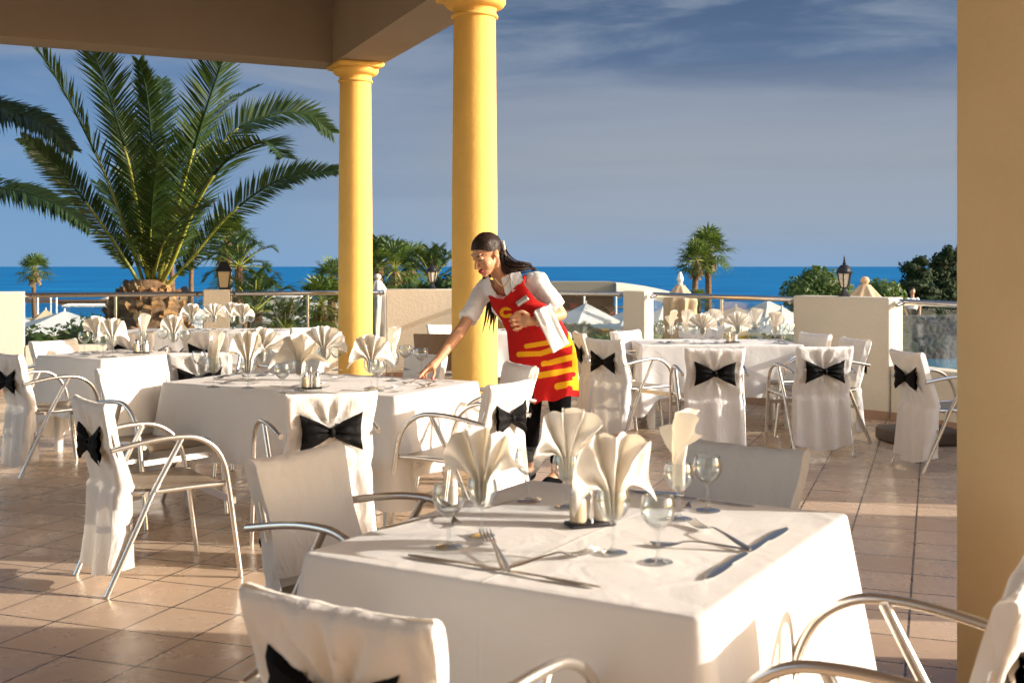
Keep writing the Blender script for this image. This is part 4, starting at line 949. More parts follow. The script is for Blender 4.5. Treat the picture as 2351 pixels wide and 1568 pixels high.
napkin(1106, 1231, 0, -15, f'napkin in the left glass of {T1}, lit white on its right half', f'glass holding the left napkin on {T1}', k=1.0)
napkin(1300, 1166, 1, 20, f'napkin rearmost on {T1}, in front of the dark trouser legs', f'glass holding the rearmost napkin on {T1}', k=1.03)
napkin(1407, 1270, 4, 10, f'wide front napkin on {T1}, beside the salt and pepper stand', f'glass holding the wide front napkin on {T1}', k=1.05)
napkin(1558, 1192, 3, 72, f'narrow twisted napkin on {T1} seen edge-on at right', f'glass holding the narrow twisted napkin on {T1}', k=1.05)
glass(1030, 1257, f'empty glass at the left of {T1}', Gg, 1.05); glass(1213, 1152, f'empty glass at the back of {T1}, before the chair with bow', Gg, 1.05)
glass(1510, 1291, f'empty glass at the front right of {T1}, nearest to us', Gg, 1.05); glass(1624, 1173, f'empty glass on {T1} in front of the shaded chair back', Gg, 1.05)
for (k, a, b, lab, up) in [('knife', (1150, 1311), (936, 1277), 'knife at the front edge of the nearest table, left of the fork handles', 0), ('knife', (1158, 1313), (1378, 1351), 'knife nearest to us at the front edge of the nearest table', 0),
                       ('fork', (1163, 1318), (1112, 1228), 'fork pointing away from us at the front place of the nearest table', .004), ('fork', (1163, 1309), (1366, 1270), 'fork pointing right at the front place of the nearest table', .003),
                       ('knife', (1712, 1272), (1620, 1332), 'knife slanting toward us at the right edge of the nearest table', 0), ('knife', (1716, 1270), (1806, 1214), 'knife slanting away at the right edge of the nearest table', 0),
                       ('fork', (1722, 1268), (1583, 1203), 'fork with tines pointing to the back at the right place of the nearest table', .004), ('spoon', (1716, 1266), (1490, 1252), 'spoon behind the front right empty glass of the nearest table', .003),
                       ('knife', (1010, 1184), (872, 1216), 'knife at the left edge of the nearest table', 0), ('fork', (1020, 1180), (1056, 1212), 'fork at the left place of the nearest table behind the left empty glass', .003), ('fork', (1128, 1166), (1238, 1152), 'fork lying in the shade at the back left of the nearest table', .003),
                       ('knife', (1600, 1148), (1442, 1127), 'knife at the shaded back edge of the nearest table', 0), ('knife', (1604, 1149), (1730, 1164), 'knife at the shaded back right edge of the nearest table', 0), ('fork', (1590, 1150), (1574, 1176), 'fork behind the narrow twisted napkin of the nearest table', .003)]:
    cutlery(k, a, b, lab, up, 1.15)
def cruet(x, y, label, k=1.0):
    p = pt(x, y); t = thing('cruet_stand', label, 'cruet stand', p, .35)
    MB().box((0, 0, .006), (.115 * k, .055 * k, .012), bev=.004).build('tray', M['black'], t)
    for s in (-1, 1):
        o = MB(); o.lathe([(.017 * k, .012), (.02 * k, .016), (.02 * k, .06 * k), (.016 * k, .068 * k)], 16, (s * .031 * k, 0, 0)); o.build('shaker', mat('shaker_glass_%d' % s, (.46, .38, .26) if s < 0 else (.62, .58, .5), .15), t)
        MB().lathe([(.018 * k, .068 * k), (.018 * k, .088 * k), (.012 * k, .096 * k)], 16, (s * .031 * k, 0, 0)).build('shaker_cap', M['steel'], t)
    MB().tube(cr([(0, -.012, .012), (0, -.012, .11 * k), (0, 0, .125 * k), (0, .012, .11 * k), (0, .012, .012)], 16), .003, 8).build('carry_loop', M['steel'], t)
cruet(1354, 1206, 'salt and pepper stand in the middle of the nearest table', 1.15); cruet(713, 893, 'salt and pepper stand on the long middle table', 1.05)
cruet(1679, 787, 'salt and pepper stand on the right table', 1.1); cruet(324, 811, 'salt and pepper stand on the small left table', 1.15)
T2 = 'the long middle table'
for i, (x, y, v, r_, w) in enumerate([(490, 890, 3, 50, 'leftmost upright'), (569, 892, 7, 5, 'low left front'), (600, 863, 6, 0, 'round wide back left'), (689, 897, 5, -20, 'front centre, behind the plain glass'), (743, 859, 2, 8, 'round back centre, before the far column'), (852, 892, 8, 10, 'drooping wide front right'), (899, 875, 3, 62, 'narrow right-hand')]):
    napkin(x, y, v, r_, f'{w} napkin on {T2}', f'glass under the {w} napkin on {T2}', k=1.14)
for x, y, w in [(456, 867, 'left of the leftmost upright napkin'), (648, 905, 'at the front edge, left of the stand'), (773, 851, 'behind the round back centre napkin'), (866, 898, 'in front of the drooping right napkin'), (967, 858, 'beside the waitress hand'), (930, 850, 'behind the waitress hand')]:
    glass(x, y, f'empty glass on {T2} {w}', Gg, 1.12)
T3 = 'the right table'
for i, (x, y, v, r_, w) in enumerate([(1541, 787, 3, 78, 'leftmost narrow'), (1575, 784, 7, 20, 'second from left'), (1612, 790, 6, -5, 'round'), (1636, 776, 5, 15, 'back left'), (1693, 787, 2, 0, 'centre'), (1732, 775, 4, 20, 'back right'), (1779, 789, 0, 10, 'rightmost')]):
    napkin(x, y, v, r_, f'{w} napkin on {T3}', f'glass under the {w} napkin on {T3}', k=1.02)
for x, y, w in [(1516, 787, 'at its left end'), (1561, 778, 'behind the leftmost napkin'), (1592, 790, 'left of the round napkin'), (1748, 779, 'left of the rightmost napkin'), (1792, 784, 'just right of the rightmost napkin'), (1801, 791, 'nearest its right front corner'), (1815, 783, 'at its far right')]:
    glass(x, y, f'empty glass on {T3} {w}', Gg, 1.1)
T4 = 'the small left table'
for i, (x, y, v, r_, w) in enumerate([(223, 812, 0, -10, 'bright left'), (258, 820, 4, 15, 'shaded grey front'), (328, 804, 3, 40, 'narrow one behind the stand'), (398, 809, 0, 5, 'bright right')]):
    napkin(x, y, v, r_, f'{w} napkin on {T4}', f'glass under the {w} napkin on {T4}', k=1.06)
for x, y, w in [(194, 814, 'leftmost'), (236, 821, 'nearest its front corner'), (373, 804, 'left of the bright right napkin'), (424, 809, 'rightmost')]:
    glass(x, y, f'empty glass on {T4}, {w}', Gg, 1.2)
T5 = 'the shaded table under the palm'
for i, (x, y, v, r_, w) in enumerate([(441, 760, 1, 0, 'leftmost bluish'), (491, 757, 2, 15, 'second bluish'), (533, 756, 0, 0, 'third bluish'), (557, 760, 1, 0, 'rightmost bluish')]):
    napkin(x, y, v, r_, f'{w} napkin on {T5}', f'glass under the {w} napkin on {T5}', k=1.05)
for x, y, w in [(472, 760, 'between the two left napkins'), (575, 759, 'right of the napkins'), (455, 757, 'just right of the leftmost napkin')]: glass(x, y, f'empty glass on {T5} {w}', Gg, 1.25)
napkin(1136, 758, 1, 0, 'napkin on the far table behind the waitress', 'glass under the napkin on the far table', k=1.2)
glass(1155, 759, 'empty glass on the far table between column and waitress', Gg, 1.2)
# cutlery of the other tables: a knife, a fork and a spoon at each place
def places(Fc, u, v, w, d, tname, spots):
    u = Vector(u).normalized(); v = Vector(v).normalized(); a0 = math.atan2(u.y, u.x)
    for fu, fv, turn, pl in spots:
        p = Vector(Fc) + u * w * fu + v * d * fv; a = a0 + R(turn); e = Vector((math.cos(a), math.sin(a))); n = Vector((-e.y, e.x))
        cutl('knife', p - e * .12, a, f'knife at {pl} of {tname}', s=1.12)
        cutl('fork', p + n * .02 + e * .02, a + R(70), f'fork at {pl} of {tname}', .003, 1.12)
        cutl('spoon', p + n * .015 + e * .03, a + R(22), f'spoon at {pl} of {tname}', .003, 1.12)
places((-2.15, 7.11), (.89, -.456), (.456, .89), 1.70, .95, T2, [(.22, .10, 0, 'the left place on the near side'), (.52, .10, 0, 'the middle place on the near side'), (.82, .10, 0, 'the right place on the near side'), (.06, .55, -90, 'the left end'), (.95, .5, 90, 'the right end'), (.88, .86, 170, 'the place the waitress is laying'), (.55, .9, 180, 'the middle place on the far side'), (.25, .9, 180, 'the left place on the far side')])
places((1.155, 10.47), (1, 0), (0, 1), 1.48, .88, T3, [(.15, .12, 0, 'the left near place'), (.45, .1, 0, 'the near place left of centre'), (.85, .12, 0, 'the right near place'), (.95, .5, 90, 'the right end'), (.6, .9, 180, 'the far side')])
places((-3.80, 9.27), (.84, -.54), (.54, .84), .80, .82, T4, [(.5, .12, 0, 'the near place'), (.12, .5, -90, 'the left place'), (.88, .5, 90, 'the right place'), (.5, .88, 180, 'the far place')])
places((-4.30, 12.5), (1, 0), (0, 1), 1.83, .8, T5, [(.55, .12, 0, 'the near left place'), (.9, .15, 0, 'the near right place')])

# ================================================================== PEOPLE
def remesh(mb, name, vox, smooth=6, fac=.5):
    me = bpy.data.meshes.new('tmp'); me.from_pydata(mb.v, [], mb.f); o = bpy.data.objects.new('tmp', me); COL.objects.link(o)
    m = o.modifiers.new('r', 'REMESH'); m.mode = 'VOXEL'; m.voxel_size = vox; m.use_smooth_shade = True
    if smooth: q = o.modifiers.new('s', 'SMOOTH'); q.factor = fac; q.iterations = smooth
    bpy.context.view_layer.update()
    r_ = bpy.data.meshes.new_from_object(o.evaluated_get(bpy.context.evaluated_depsgraph_get())); r_.name = name
    bpy.data.objects.remove(o); bpy.data.meshes.remove(me)
    r_.polygons.foreach_set('use_smooth', [True] * len(r_.polygons)); return r_
def limb(mb, pts, rads, seg=14):
    n = 4 * (len(pts) - 1) + 1; P = cr(pts, n); rr = [float(np.interp(i / (n - 1), np.linspace(0, 1, len(rads)), rads)) for i in range(n)]
    mb.tube(P, rr, seg); mb.ell(P[0], (rr[0],) * 3, seg=12); mb.ell(P[-1], (rr[-1],) * 3, seg=12)
M['skin'] = mat('warm_brown_skin', (.52, .265, .145), .5, spec=.4, bump=(90, .04, 3, .004)); M['lips'] = mat('dark_red_lips', (.36, .05, .05), .4); M['brow'] = mat('dark_brow_hair', (.03, .016, .012), .6); M['nail'] = mat('crimson_nails', (.5, .012, .05), .25)
M['shirt'] = mat('white_cotton_shirt', (.78, .76, .74), .85, spec=.2, bump=(26, .35, 5, .02)); M['hair'] = mat('dark_brown_hair', (.020, .010, .007), .5, spec=.28, bump=(70, .5, 3, .01)); M['red'] = mat('red_apron_cloth', (.43, .008, .007), .8, spec=.2, bump=(18, .25, 4, .02)); M['yel'] = mat('yellow_apron_print', (.74, .36, .008), .8, spec=.2, bump=(18, .25, 4, .02))
M['trous'] = mat('black_trousers', (.004, .004, .0045), .95, spec=.05); M['gold'] = mat('gold_metal', (.75, .52, .2), .25, metal=1); M['tagm'] = mat('silver_badge', (.45, .45, .43), .3, metal=.6)
def px(p): return (1175 + p[0] * F_ / p[1], 612 - (p[2] - EYE) * F_ / p[1])
wt = thing('person', 'woman in white shirt and red apron with yellow print, leaning to lay the middle table', 'person', (.26, 7.9, 0))
Wo = wt.location.copy(); G = lambda x, y, d: at(x, y, d) - Wo
def child(me, name, mats, p=None):
    for m in (mats if isinstance(mats, list) else [mats]): me.materials.append(m)
    o = bpy.data.objects.new(name, me); COL.objects.link(o); o.parent = p or wt; return o
side = Vector((.86, -.5, 0)).normalized(); fr_ = Vector((-.5, -.86, 0)).normalized()
TF = Matrix((side, fr_, Vector((0, 0, 1)))).transposed().to_4x4()
lean = Matrix.Rotation(R(18), 4, 'Y')
body = MB()
pel, wai, che, nek = G(1245, 815, 7.86), G(1226, 760, 7.80), G(1190, 697, 7.72), G(1158, 650, 7.70)
def torso(mb, g=0.0):
    mb.ell(pel, (.165 + g, .112 + g, .135 + g), TF); mb.ell((pel + wai) / 2, (.148 + g, .105 + g, .13 + g), TF); mb.ell(wai, (.128 + g, .098 + g, .13 + g), TF)
    mb.ell((wai + che) / 2, (.14 + g, .105 + g, .13 + g), TF); mb.ell(che, (.155 + g, .108 + g, .135 + g), TF); mb.ell((che + nek) / 2 + Vector((.01, 0, .0)), (.135 + g, .075 + g, .085 + g), TF)
    for s in (-1, 1): mb.ell(che + side * .07 * s + fr_ * .075 + Vector((-.01, 0, -.015)), (.062 + g, .055 + g, .06 + g), TF)
shR, elR, wrR = G(1112, 664, 7.80), G(1062, 752, 7.62), G(1003, 829, 7.43)
shL, elL, wrL = G(1235, 646, 7.62), G(1288, 722, 7.64), G(1227, 738, 7.47)
torso(body)
limb(body, [nek - Vector((0, -.01, .06)), (nek + G(1140, 615, 7.68)) / 2, G(1134, 600, 7.66)], [.062, .05, .052])
for s_, e_, w_ in ((shR, elR, wrR), (shL, elL, wrL)):
    limb(body, [(nek + s_) / 2 - Vector((0, 0, .035)), s_], [.06, .055]); limb(body, [s_, s_.lerp(e_, .5), e_], [.054, .046, .039]); limb(body, [e_, e_.lerp(w_, .35), w_], [.039, .041, .026])
hipR, hipL = G(1216, 850, 7.92), G(1280, 850, 7.82); knR, knL = G(1219, 965, 7.90), G(1287, 965, 7.80); anR = Vector((G(1214, 700, 8.05).x, 8.05 - Wo.y, .10)); anL = Vector((G(1276, 700, 7.84).x, 7.84 - Wo.y, .10))
for h, k, a in ((hipR, knR, anR), (hipL, knL, anL)):
    limb(body, [h, h.lerp(k, .5), k], [.088, .075, .055]); limb(body, [k, k.lerp(a, .35), a], [.055, .055, .034]); limb(body, [a - Vector((0, 0, .03)), a + Vector((-.07, -.10, -.065))], [.036, .028])
# head in its own frame: x = her left, y = forward, z = up
hf = Vector((-.73, -.60, -.46)).normalized(); hl = Vector((0, 0, 1)).cross(hf).normalized(); hu = hf.cross(hl).normalized(); hu.rotate(Matrix.Rotation(0, 3, hf))
HM = Matrix((hl, hf, hu)).transposed().to_4x4(); HC = G(1117, 583, 7.64); k = 1.10
HH = Matrix.Translation(HC) @ HM @ Matrix.Scale(k, 4)
def hell(mb, c, r): mb.ell((0, 0, 0), r, seg=20); n = 20 * 11; mb.v[-n:] = [tuple(HH @ (Vector(p) + Vector(c))) for p in mb.v[-n:]]
for c, r in [((0, -.012, .03), (.073, .094, .086)), ((0, .028, -.03), (.060, .062, .082)), ((0, .045, -.082), (.040, .042, .036)), ((0, .066, -.105), (.022, .020, .018)), ((.034, .05, -.04), (.026, .028, .03)), ((-.034, .05, -.04), (.026, .028, .03)),
             ((0, .078, .028), (.046, .016, .012)), ((0, .088, -.072), (.023, .013, .007)), ((0, .086, -.084), (.019, .012, .007)), ((.012, .095, -.046), (.009, .012, .007)), ((-.012, .095, -.046), (.009, .012, .007)),
             ((.031, .074, .004), (.014, .012, .010)), ((-.031, .074, .004), (.014, .012, .010)), ((.074, -.012, -.012), (.008, .019, .031)), ((-.074, -.012, -.012), (.008, .019, .031)), ((.079, -.019, .003), (.006, .013, .014))]: hell(body, c, r)
nb = MB(); nb.tube([(0, .084, .012), (0, .098, -.018), (0, .112, -.042), (0, .098, -.050)], [.008, .0095, .0125, .009], 10); body.add([tuple(HH @ Vector(p)) for p in nb.v], nb.f)
limb(body, [HH @ Vector((0, -.02, -.06)), G(1146, 632, 7.70)], [.05, .052])
# right hand on the table: palm, four fingers, thumb
limb(body, [wrR, G(991, 842, 7.385)], [.026, .032]); body.ell(G(986, 846, 7.375), (.036, .030, .024)); tips = []
for ch, r in [([(982, 846, 7.355), (971, 856, 7.32), (965, 863, 7.30), (961, 869, 7.285)], .0098), ([(978, 848, 7.375), (967, 856, 7.35), (966, 865, 7.33), (969, 871, 7.31)], .0102), ([(979, 851, 7.395), (970, 859, 7.385), (972, 868, 7.365), (976, 872, 7.345)], .0098), ([(983, 854, 7.41), (976, 861, 7.41), (979, 868, 7.39), (983, 871, 7.375)], .0088), ([(994, 846, 7.355), (997, 856, 7.315), (994, 865, 7.29), (991, 871, 7.275)], .0105)]:
    P = [G(*q) for q in ch]; limb(body, P, [r * 1.1, r, r * .95, r * .8], 10); tips.append(P[-1])
# left hand, a loose fist in front of the apron
limb(body, [wrL, G(1208, 738, 7.46)], [.027, .034]); body.ell(G(1203, 737, 7.46), (.040, .026, .044))
for i, (x0, x1, dy, r) in enumerate([(1193, 1175, 724, .0100), (1191, 1172, 734, .0104), (1192, 1175, 744, .0100), (1195, 1180, 754, .0090)]):
    limb(body, [G(x0, dy, 7.445), G(x1, dy + 2, 7.44), G(x1 + 1, dy + 4, 7.47), G(x1 + 9, dy + 5, 7.49)], [r * 1.15, r, r * .95, r * .85], 10)
limb(body, [G(1212, 724, 7.44), G(1200, 716, 7.43), G(1188, 717, 7.43), G(1182, 720, 7.435)], [.016, .012, .0105, .009], 10)
bme = remesh(body, 'body', .0048, 5)
for m in ('skin', 'lips', 'brow', 'nail'): bme.materials.append(M[m])
HI = HH.inverted(); mi = [0] * len(bme.polygons)
for i, p in enumerate(bme.polygons):
    c = p.center; q = HI @ c
    if q.length < .16 and q.y > .05:
        ax = abs(q.x)
        if -.093 < q.z < -.063 and ax < .025 - abs(q.z + .078) * .6 and q.y > .078: mi[i] = 1
        elif .014 + ax * .1 < q.z < .023 + ax * .12 and .012 < ax < .046: mi[i] = 2
        elif -.009 < q.z - .02 * (ax - .03) < -.0035 and .016 < ax < .045: mi[i] = 2
    for t_ in tips:
        if (c - t_).length < .012 and p.normal.y < .2: mi[i] = 3
bme.polygons.foreach_set('material_index', mi); bo = bpy.data.objects.new('body', bme); COL.objects.link(bo); bo.parent = wt
# polo shirt
sh_ = MB(); torso(sh_, .014); limb(sh_, [nek - Vector((0, 0, .05)), nek + Vector((0, 0, .01))], [.085, .072])
for s_, e_ in ((shR, elR), (shL, elL)): limb(sh_, [(nek + s_) / 2 - Vector((0, 0, .03)), s_], [.072, .068]); sh_.tube([s_.lerp(e_, -.1), s_.lerp(e_, .4), s_.lerp(e_, .80)], [.066, .063, .066], 16)
sme = remesh(sh_, 'shirt', .009, 4)
rgn = Vector((4, 7, 1))
for v in sme.vertices: v.co += v.normal * (noise.noise(v.co * 13 + rgn) * .009 + noise.noise(v.co * 28 + rgn) * .005)
def inpoly(x, y, P):
    r_ = False
    for i in range(len(P)):
        (a, b), (c, d) = P[i], P[i - 1]
        if (b > y) != (d > y) and x < (c - a) * (y - b) / (d - b) + a: r_ = not r_
    return r_
import bmesh
bm = bmesh.new(); bm.from_mesh(sme); kill = []
for f in bm.faces:
    c = f.calc_center_median() + Wo; x, y = px(c)
    if f.normal.y < .3 and inpoly(x, y, [(1119, 600), (1180, 600), (1178, 640), (1163, 682), (1140, 676), (1122, 650)]): kill.append(f)
    elif c.z - (Wo.z) > 1.345 and (c - (Vector(nek) + Wo)).length < .09: kill.append(f)
bmesh.ops.delete(bm, geom=kill, context='FACES'); bm.to_mesh(sme); bm.free()
child(sme, 'polo_shirt', M['shirt'])
co = MB()
for poly in ([(1170, 628, 7.60), (1194, 624, 7.60), (1203, 652, 7.53), (1176, 670, 7.53)], [(1108, 644, 7.66), (1122, 634, 7.66), (1133, 674, 7.56), (1116, 680, 7.58)], [(1150, 640, 7.60), (1172, 628, 7.60), (1177, 670, 7.54), (1163, 684, 7.545)]):
    P = [G(*q) for q in poly]; n_ = (P[1] - P[0]).cross(P[2] - P[0]).normalized(); n_ = n_ if n_.y < 0 else -n_
    a, b, c_, d_ = P; rows = [[a.lerp(b, i / 5).lerp(d_.lerp(c_, i / 5), j / 6) + n_ * (.010 * math.sin(math.pi * j / 6)) for i in range(6)] for j in range(7)]
    co.grid(rows); co.grid([[p - n_ * .004 for p in r_[::-1]] for r_ in rows])
co.build('collar', M['shirt'], wt)
# apron: a wrapped sheet with its printed pattern
XL = ([679, 707, 736, 763, 800, 831, 870, 931], [1121, 1131, 1152, 1164, 1167, 1170, 1180, 1203]); XR = ([651, 691, 700, 730, 754, 775, 799, 827, 906], [1200, 1232, 1254, 1283, 1298, 1310, 1320, 1325, 1329])
CX = ([650, 700, 760, 810, 930], [1166, 1192, 1228, 1246, 1266]); HA = ([650, 700, 760, 810, 930], [66, 70, 80, 92, 76]); CD = ([650, 700, 760, 815, 930], [7.70, 7.72, 7.80, 7.86, 7.86]); BB = ([650, 700, 760, 815, 930], [.125, .165, .150, .160, .165])
ip = lambda y, T_: float(np.interp(y, T_[0], T_[1]))
def ap(x, y):
    t = max(-.97, min(.97, (x - ip(y, CX)) / ip(y, HA))); d = ip(y, CD) - ip(y, BB) * math.sqrt(1 - t * t) - .030 - .30 * (x - ip(y, CX)) * 7.7 / F_ * (1 if x > ip(y, CX) else .35)
    low = sstep(830, 930, y); return G(x, y, d + .022 * low * math.sin(x * .13 + y * .02) + .006 * math.sin(x * .05 - y * .09) * sstep(700, 760, y) + .006 * noise.noise(Vector((x * .03, y * .03, 3))))
def cap_(x, y, a, b, r): # capsule test
    ax, ay = a; bx, by = b; t = max(0, min(1, ((x - ax) * (bx - ax) + (y - ay) * (by - ay)) / ((bx - ax) ** 2 + (by - ay) ** 2))); return math.hypot(x - ax - t * (bx - ax), y - ay - t * (by - ay)) < r
cv = lambda x, y: (881.8 + x * .4162, 493.8 + y * .4162)
YEL = [((785, 722), (900, 703), 13), ((745, 768), (860, 764), 15), ((860, 764), (1040, 700), 15), ((880, 822), (1080, 772), 16), ((852, 884), (1080, 846), 17), ((955, 944), (1090, 918), 18)]
RED = [((900, 792), (1020, 748), 13), ((860, 852), (1002, 830), 14), ((900, 912), (1040, 878), 14), ((1000, 985), (1020, 952), 12)]
def is_yel(x, y):
    u, v = (x - 881.8) / .4162, (y - 493.8) / .4162
    for a, b, r in RED:
        if cap_(u, v, a, b, r): return False
    for a, b, r in YEL:
        if cap_(u, v, a, b, r): return True
    if v > 625 and v < 968 - (1075 - u) * .12 and u > 1004 - 8 * math.sin(v * .02) and v < 1000: return u > (1012 if v < 700 else 1036)
    w, h = u - 672, v - 536      # the curled mark on the bib
    rr = math.hypot(w, h * 1.15)
    if 15 < rr < 34 and not (w > 4 and -12 < h < 6): return True
    return cap_(u, v, (668, 556), (712, 560), 8)
NU, NV = 300, 430; P = []; XY = []
for j in range(NV + 1):
    v = j / NV; row = []; rx = []
    for i in range(NU + 1):
        u = i / NU; yt = float(np.interp(u, [0, .25, .42, .6, .82, 1], [678, 686, 688, 676, 656, 650])); yb_ = lerp(932, 907, u) + 3 * math.sin(u * 14); y = lerp(yt, yb_, v)
        yl = lerp(679, 931, v); yr = lerp(651, 906, v); x = lerp(ip(yl, XL), ip(yr, XR), u); row.append(ap(x, y)); rx.append((x, y))
    P.append(row); XY.append(rx)
apm = MB(); apm.grid(P, fmi=lambda i, j: 1 if is_yel((XY[j][i][0] + XY[j + 1][i + 1][0]) / 2, (XY[j][i][1] + XY[j + 1][i + 1][1]) / 2) else 0)
apr = apm.build('apron', [M['red'], M['yel']], wt, 0); sd = apr.modifiers.new('thick', 'SOLIDIFY'); sd.thickness = .004; sd.offset = -1
st_ = MB()
for (a, b) in (((1200, 652), (1206, 632)), ((1122, 680), (1116, 656))):
    p, q = ap(*a), G(*b, 7.64); st_.tube([p, p.lerp(q, .5) + Vector((0, -.01, .01)), q], .010, 6)
st_.build('apron_strap', M['red'], apr)
hm = MB(); hm.tube([P[-1][i] + Vector((0, -.003, .004)) for i in range(0, NU + 1, 6)], .0035, 6); hm.tube([P[0][i] + Vector((0, -.003, 0)) for i in range(0, NU + 1, 6)], .003, 6); hm.build('apron_hem', M['red'], apr)
c = ap(1200, 691) + Vector((-.004, -.012, 0)); tx = (ap(1210, 684) - ap(1190, 698)).normalized(); tz = (ap(1203, 696) - ap(1197, 686)).normalized(); ny = tx.cross(tz).normalized(); tz = ny.cross(tx)
Tm = Matrix.Translation(c) @ Matrix((tx, ny, tz)).transposed().to_4x4()
ng = MB(); ng.box((0, 0, 0), (.084, .006, .036), bev=.002, M=Tm); bd_ = ng.build('name_badge', M['tagm'], wt)
MB().box((0, .0036, .0), (.076, .002, .012), M=Tm @ Matrix.Translation((0, 0, .008))).build('badge_strip', M['white'], bd_); MB().box((0, -.0036, .0), (.076, .002, .012), M=Tm @ Matrix.Translation((0, 0, .008))).build('badge_strip', M['white'], bd_)
# trousers, shoes
tr = MB()
for h, k_, a in ((hipR, knR, anR), (hipL, knL, anL)): limb(tr, [h + Vector((0, 0, .06)), h.lerp(k_, .5), k_], [.10, .084, .064]); tr.tube([k_, k_.lerp(a, .35), k_.lerp(a, .86)], [.064, .062, .046], 14)
tr.ell(pel - Vector((0, 0, .03)), (.172, .118, .11), TF); child(remesh(tr, 'trousers', .01, 4), 'trousers', M['trous'])
for a in (anR, anL):
    s_ = MB(); limb(s_, [a + Vector((.01, .025, -.062)), a + Vector((-.05, -.075, -.066)), a + Vector((-.085, -.13, -.072))], [.042, .043, .030]); child(remesh(s_, 'shoe', .007, 3), 'shoe', M['trous'])
# hair: swept back over the ears, gathered and falling over the shoulder
hr = MB(); seg, nn = 120, 60; rows = []
for j in range(nn + 1):
    th = math.pi * (.01 + .98 * j / nn) - math.pi / 2
    rows.append([(.080 * math.cos(th) * math.cos(2 * math.pi * q / seg), -.016 + .101 * math.cos(th) * math.sin(2 * math.pi * q / seg), .033 + .094 * math.sin(th)) for q in range(seg)])
keep = MB(); keep.grid(rows, 0, True)
ff = []
for f in keep.f:
    c = sum((Vector(keep.v[i]) for i in f), Vector()) / 4; zl = float(np.interp(c.y, [-.12, -.055, -.036, -.028, .0, .03, .055, .10], [-.10, -.085, -.04, .004, .018, .028, .050, .074]))
    if c.z > zl: ff.append(f)
kv = []
for p in keep.v:
    p = Vector(p); q = p - Vector((0, -.016, .033)); th = math.atan2(q.x, q.z + .03); kv.append(tuple(HH @ (p + q.normalized() * (.0007 * math.sin(th * 60 + 3 * q.y * 10) + .003 * noise.noise(p * 30)))))
hr.add(kv, ff)
bk = HH @ Vector((.02, -.105, -.005))
for k_, (pts, rad) in enumerate([([bk, G(1157, 598, 7.69), G(1172, 610, 7.67), G(1194, 612, 7.66), G(1212, 613, 7.68), G(1226, 617, 7.72)], [.044, .044, .036, .028, .017, .004]),
                                 ([HH @ Vector((.04, -.075, -.02)), G(1153, 606, 7.66), G(1163, 622, 7.64), G(1180, 623, 7.63), G(1204, 617, 7.66)], [.034, .036, .030, .020, .005]),
                                 ([HH @ Vector((-.02, -.09, -.03)), G(1130, 622, 7.80), G(1113, 640, 7.80), G(1108, 656, 7.82)], [.034, .030, .022, .012]), ([HH @ Vector((0, -.08, -.04)), G(1150, 612, 7.76), G(1160, 630, 7.78)], [.05, .045, .02])]):
    n = 24; PP = cr(pts, n); hr.tube(PP, [float(np.interp(i / (n - 1), np.linspace(0, 1, len(rad)), rad)) for i in range(n)], 14, flat=.75)
rs = random.Random(9)
for q in range(46):              # loose locks
    o = Vector((rs.gauss(0, .012), rs.gauss(0, .012), rs.gauss(0, .016))); e = rs.uniform(-6, 6)
    PP = cr([bk + o * .6, G(1157, 598, 7.66) + o * 1.5, G(1174, 611, 7.64) + o * 1.4, G(1198, 612, 7.64) + o, G(1213, 613 + e * .3, 7.66) + o * .8, G(1228 + rs.uniform(-8, 6), 621 + e * .6, 7.67)], 16); hr.tube(PP, [.006 * (1 - i / 16.5) + .0006 for i in range(16)], 5)
for a, b in (((1118, 708), (1107, 764)), ((1133, 704), (1131, 776)), ((1124, 706), (1116, 750)), ((1128, 708), (1122, 762)), ((1131, 704), (1127, 748)), ((1137, 706), (1136, 742))):
    p, q = G(*a, 7.86), G(*b, 7.82); hr.tube([p + Vector((.02, .04, .16)), p, p.lerp(q, .5) + Vector((.004, 0, 0)), q], [.012, .009, .006, .001], 6)
hair = hr.build('hair', M['hair'], wt, 0)
cl_ = MB(); cp = HH @ Vector((.058, -.088, .012))
for q in range(5): cl_.ell(cp + hl * .008 + Vector((.002 * q, -.01, .022 - .011 * q)), (.011, .009, .009), seg=10)
cl_.build('hair_clip', M['frost'], hair)
nk = MB(); nk.tube(cr([G(1172, 628, 7.60), G(1166, 646, 7.56), G(1157, 657, 7.55), G(1146, 652, 7.57), G(1136, 640, 7.60)], 16), .0022, 6); nk.ell(G(1157, 659, 7.545), (.006, .003, .007), seg=8); nk.build('necklace', M['gold'], wt)
wa = MB(); wd = (wrL - elL).normalized(); wc = wrL.lerp(elL, .10); o1 = wd.orthogonal().normalized(); o2 = wd.cross(o1)
wa.tube([wc + (o1 * math.cos(a) + o2 * math.sin(a)) * .0315 for a in np.linspace(0, 6.283, 25)], .005, 8, flat=1.4); wa_o = wa.build('wristwatch', M['tagm'], wt)
ez = Vector((0, -1, .15)).normalized(); wf = MB(); wf.lathe([(.0165, 0), (.0165, .007), (.012, .009)], 18, M=Matrix.Translation(wc + ez * .031) @ ez.to_track_quat('Z', 'Y').to_matrix().to_4x4()); wf.build('watch_face', M['gold'], wa_o)
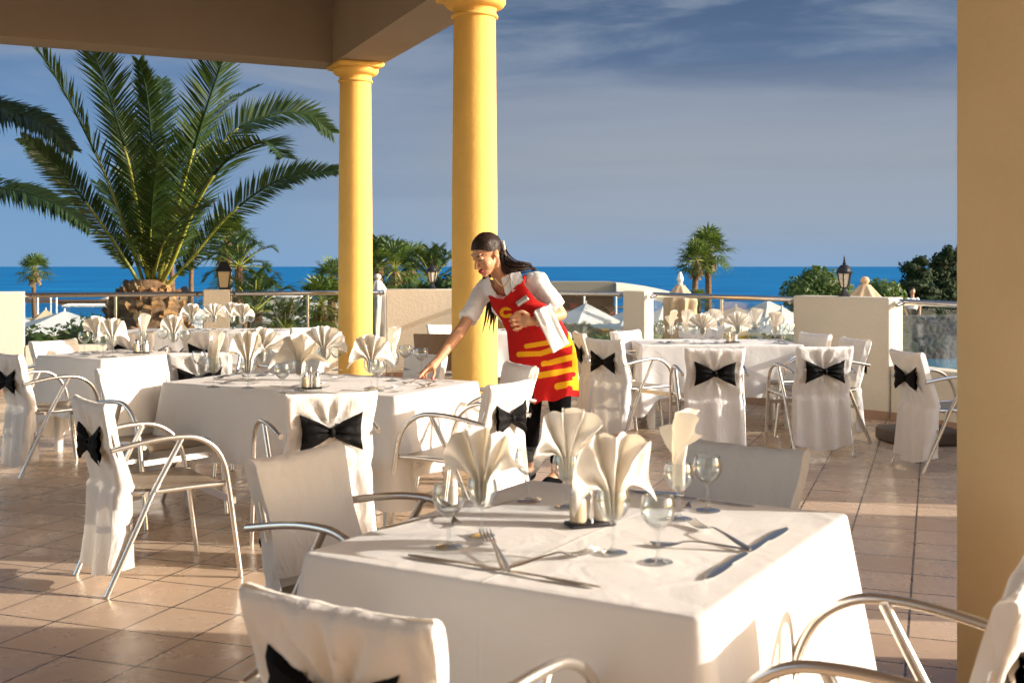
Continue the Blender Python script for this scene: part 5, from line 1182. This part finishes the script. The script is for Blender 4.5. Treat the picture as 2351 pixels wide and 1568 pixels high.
# the towel over her left forearm (held: a thing of its own)
tw = MB(); A, B, Cc, D = at(1226, 716, 7.415), at(1262, 700, 7.47), at(1306, 788, 7.46), at(1270, 811, 7.42); Av, Bv = at(1229, 722, 7.53), at(1266, 708, 7.60); rows = []
for j in range(26):
    q = j / 25; row = []
    for i in range(15):
        s = i / 14
        if q < .16: r0 = Av.lerp(Bv, s); r1 = A.lerp(B, s); p = r0.lerp(r1, q / .16) + Vector((0, 0, .016 * math.sin(math.pi * q / .32)))
        else: p = A.lerp(B, s).lerp(D.lerp(Cc, s), (q - .16) / .84)
        row.append(p + Vector((0, -.010 * math.exp(-((s - .36 - .1 * q) / .16) ** 2) + .006 * math.exp(-((s - .66 - .05 * q) / .08) ** 2) + .004 * math.sin(s * 9 + q * 4), 0)))
    rows.append(row)
tw.grid(rows); two = tw.build('towel', M['shirt'], None, 0); q = two.modifiers.new('thick', 'SOLIDIFY'); q.thickness = .012; q.offset = 1
tag(two, 'folded white towel hanging over the forearm of the waitress', 'towel')
# a passer-by far behind the right railing
d = 36; hp = at(2094, 669, d); fz = hp.z - 1.62
tag(MB().prism([(9, d - 2), (18, d - 2), (18, d + 2), (9, d + 2)], -2.6, fz).build('raised_path', M['ground']), kind='structure')
pp = thing('person', 'distant woman in a white T-shirt standing behind the right railing before the dark trees', 'person', (hp.x, d, fz)); pb = MB()
limb(pb, [(0, 0, 1.36), (0, 0, 1.52)], [.05, .05]); pb.ell((0, 0, 1.62), (.08, .095, .115)); pb.ell((-.01, -.095, 1.60), (.014, .02, .02)); pb.ell((0, 0, 1.22), (.17, .10, .2)); pb.ell((0, 0, .98), (.165, .11, .15))
for s in (-1, 1):
    limb(pb, [(s * .17, 0, 1.36), (s * .23, .0, 1.12), (s * .20, -.08, .90)], [.05, .042, .03]); limb(pb, [(s * .20, -.08, .88), (s * .19, -.11, .80)], [.03, .02])
    limb(pb, [(s * .09, 0, .92), (s * .10, -.01, .48), (s * .10, .02, .07)], [.085, .058, .04]); limb(pb, [(s * .10, .02, .04), (s * .11, -.13, .03)], [.04, .03])
me = remesh(pb, 'body', .012, 3); child(me, 'body', M['skin'], pp)
ps = MB(); ps.ell((0, 0, 1.20), (.185, .115, .235))
for s in (-1, 1): limb(ps, [(s * .15, 0, 1.37), (s * .22, 0, 1.18)], [.065, .06])
child(remesh(ps, 'shirt', .015, 3), 'white_shirt', M['shirt'], pp)
pt_ = MB(); pt_.ell((0, 0, .97), (.18, .125, .15))
for s in (-1, 1): limb(pt_, [(s * .09, 0, .92), (s * .10, -.01, .52)], [.095, .07])
child(remesh(pt_, 'shorts', .015, 3), 'shorts', M['trous'], pp)
ph_ = MB(); ph_.ell((0, .02, 1.66), (.09, .10, .10)); ph_.ell((0, .06, 1.55), (.07, .05, .10)); ph_.build('hair', M['hair'], pp)
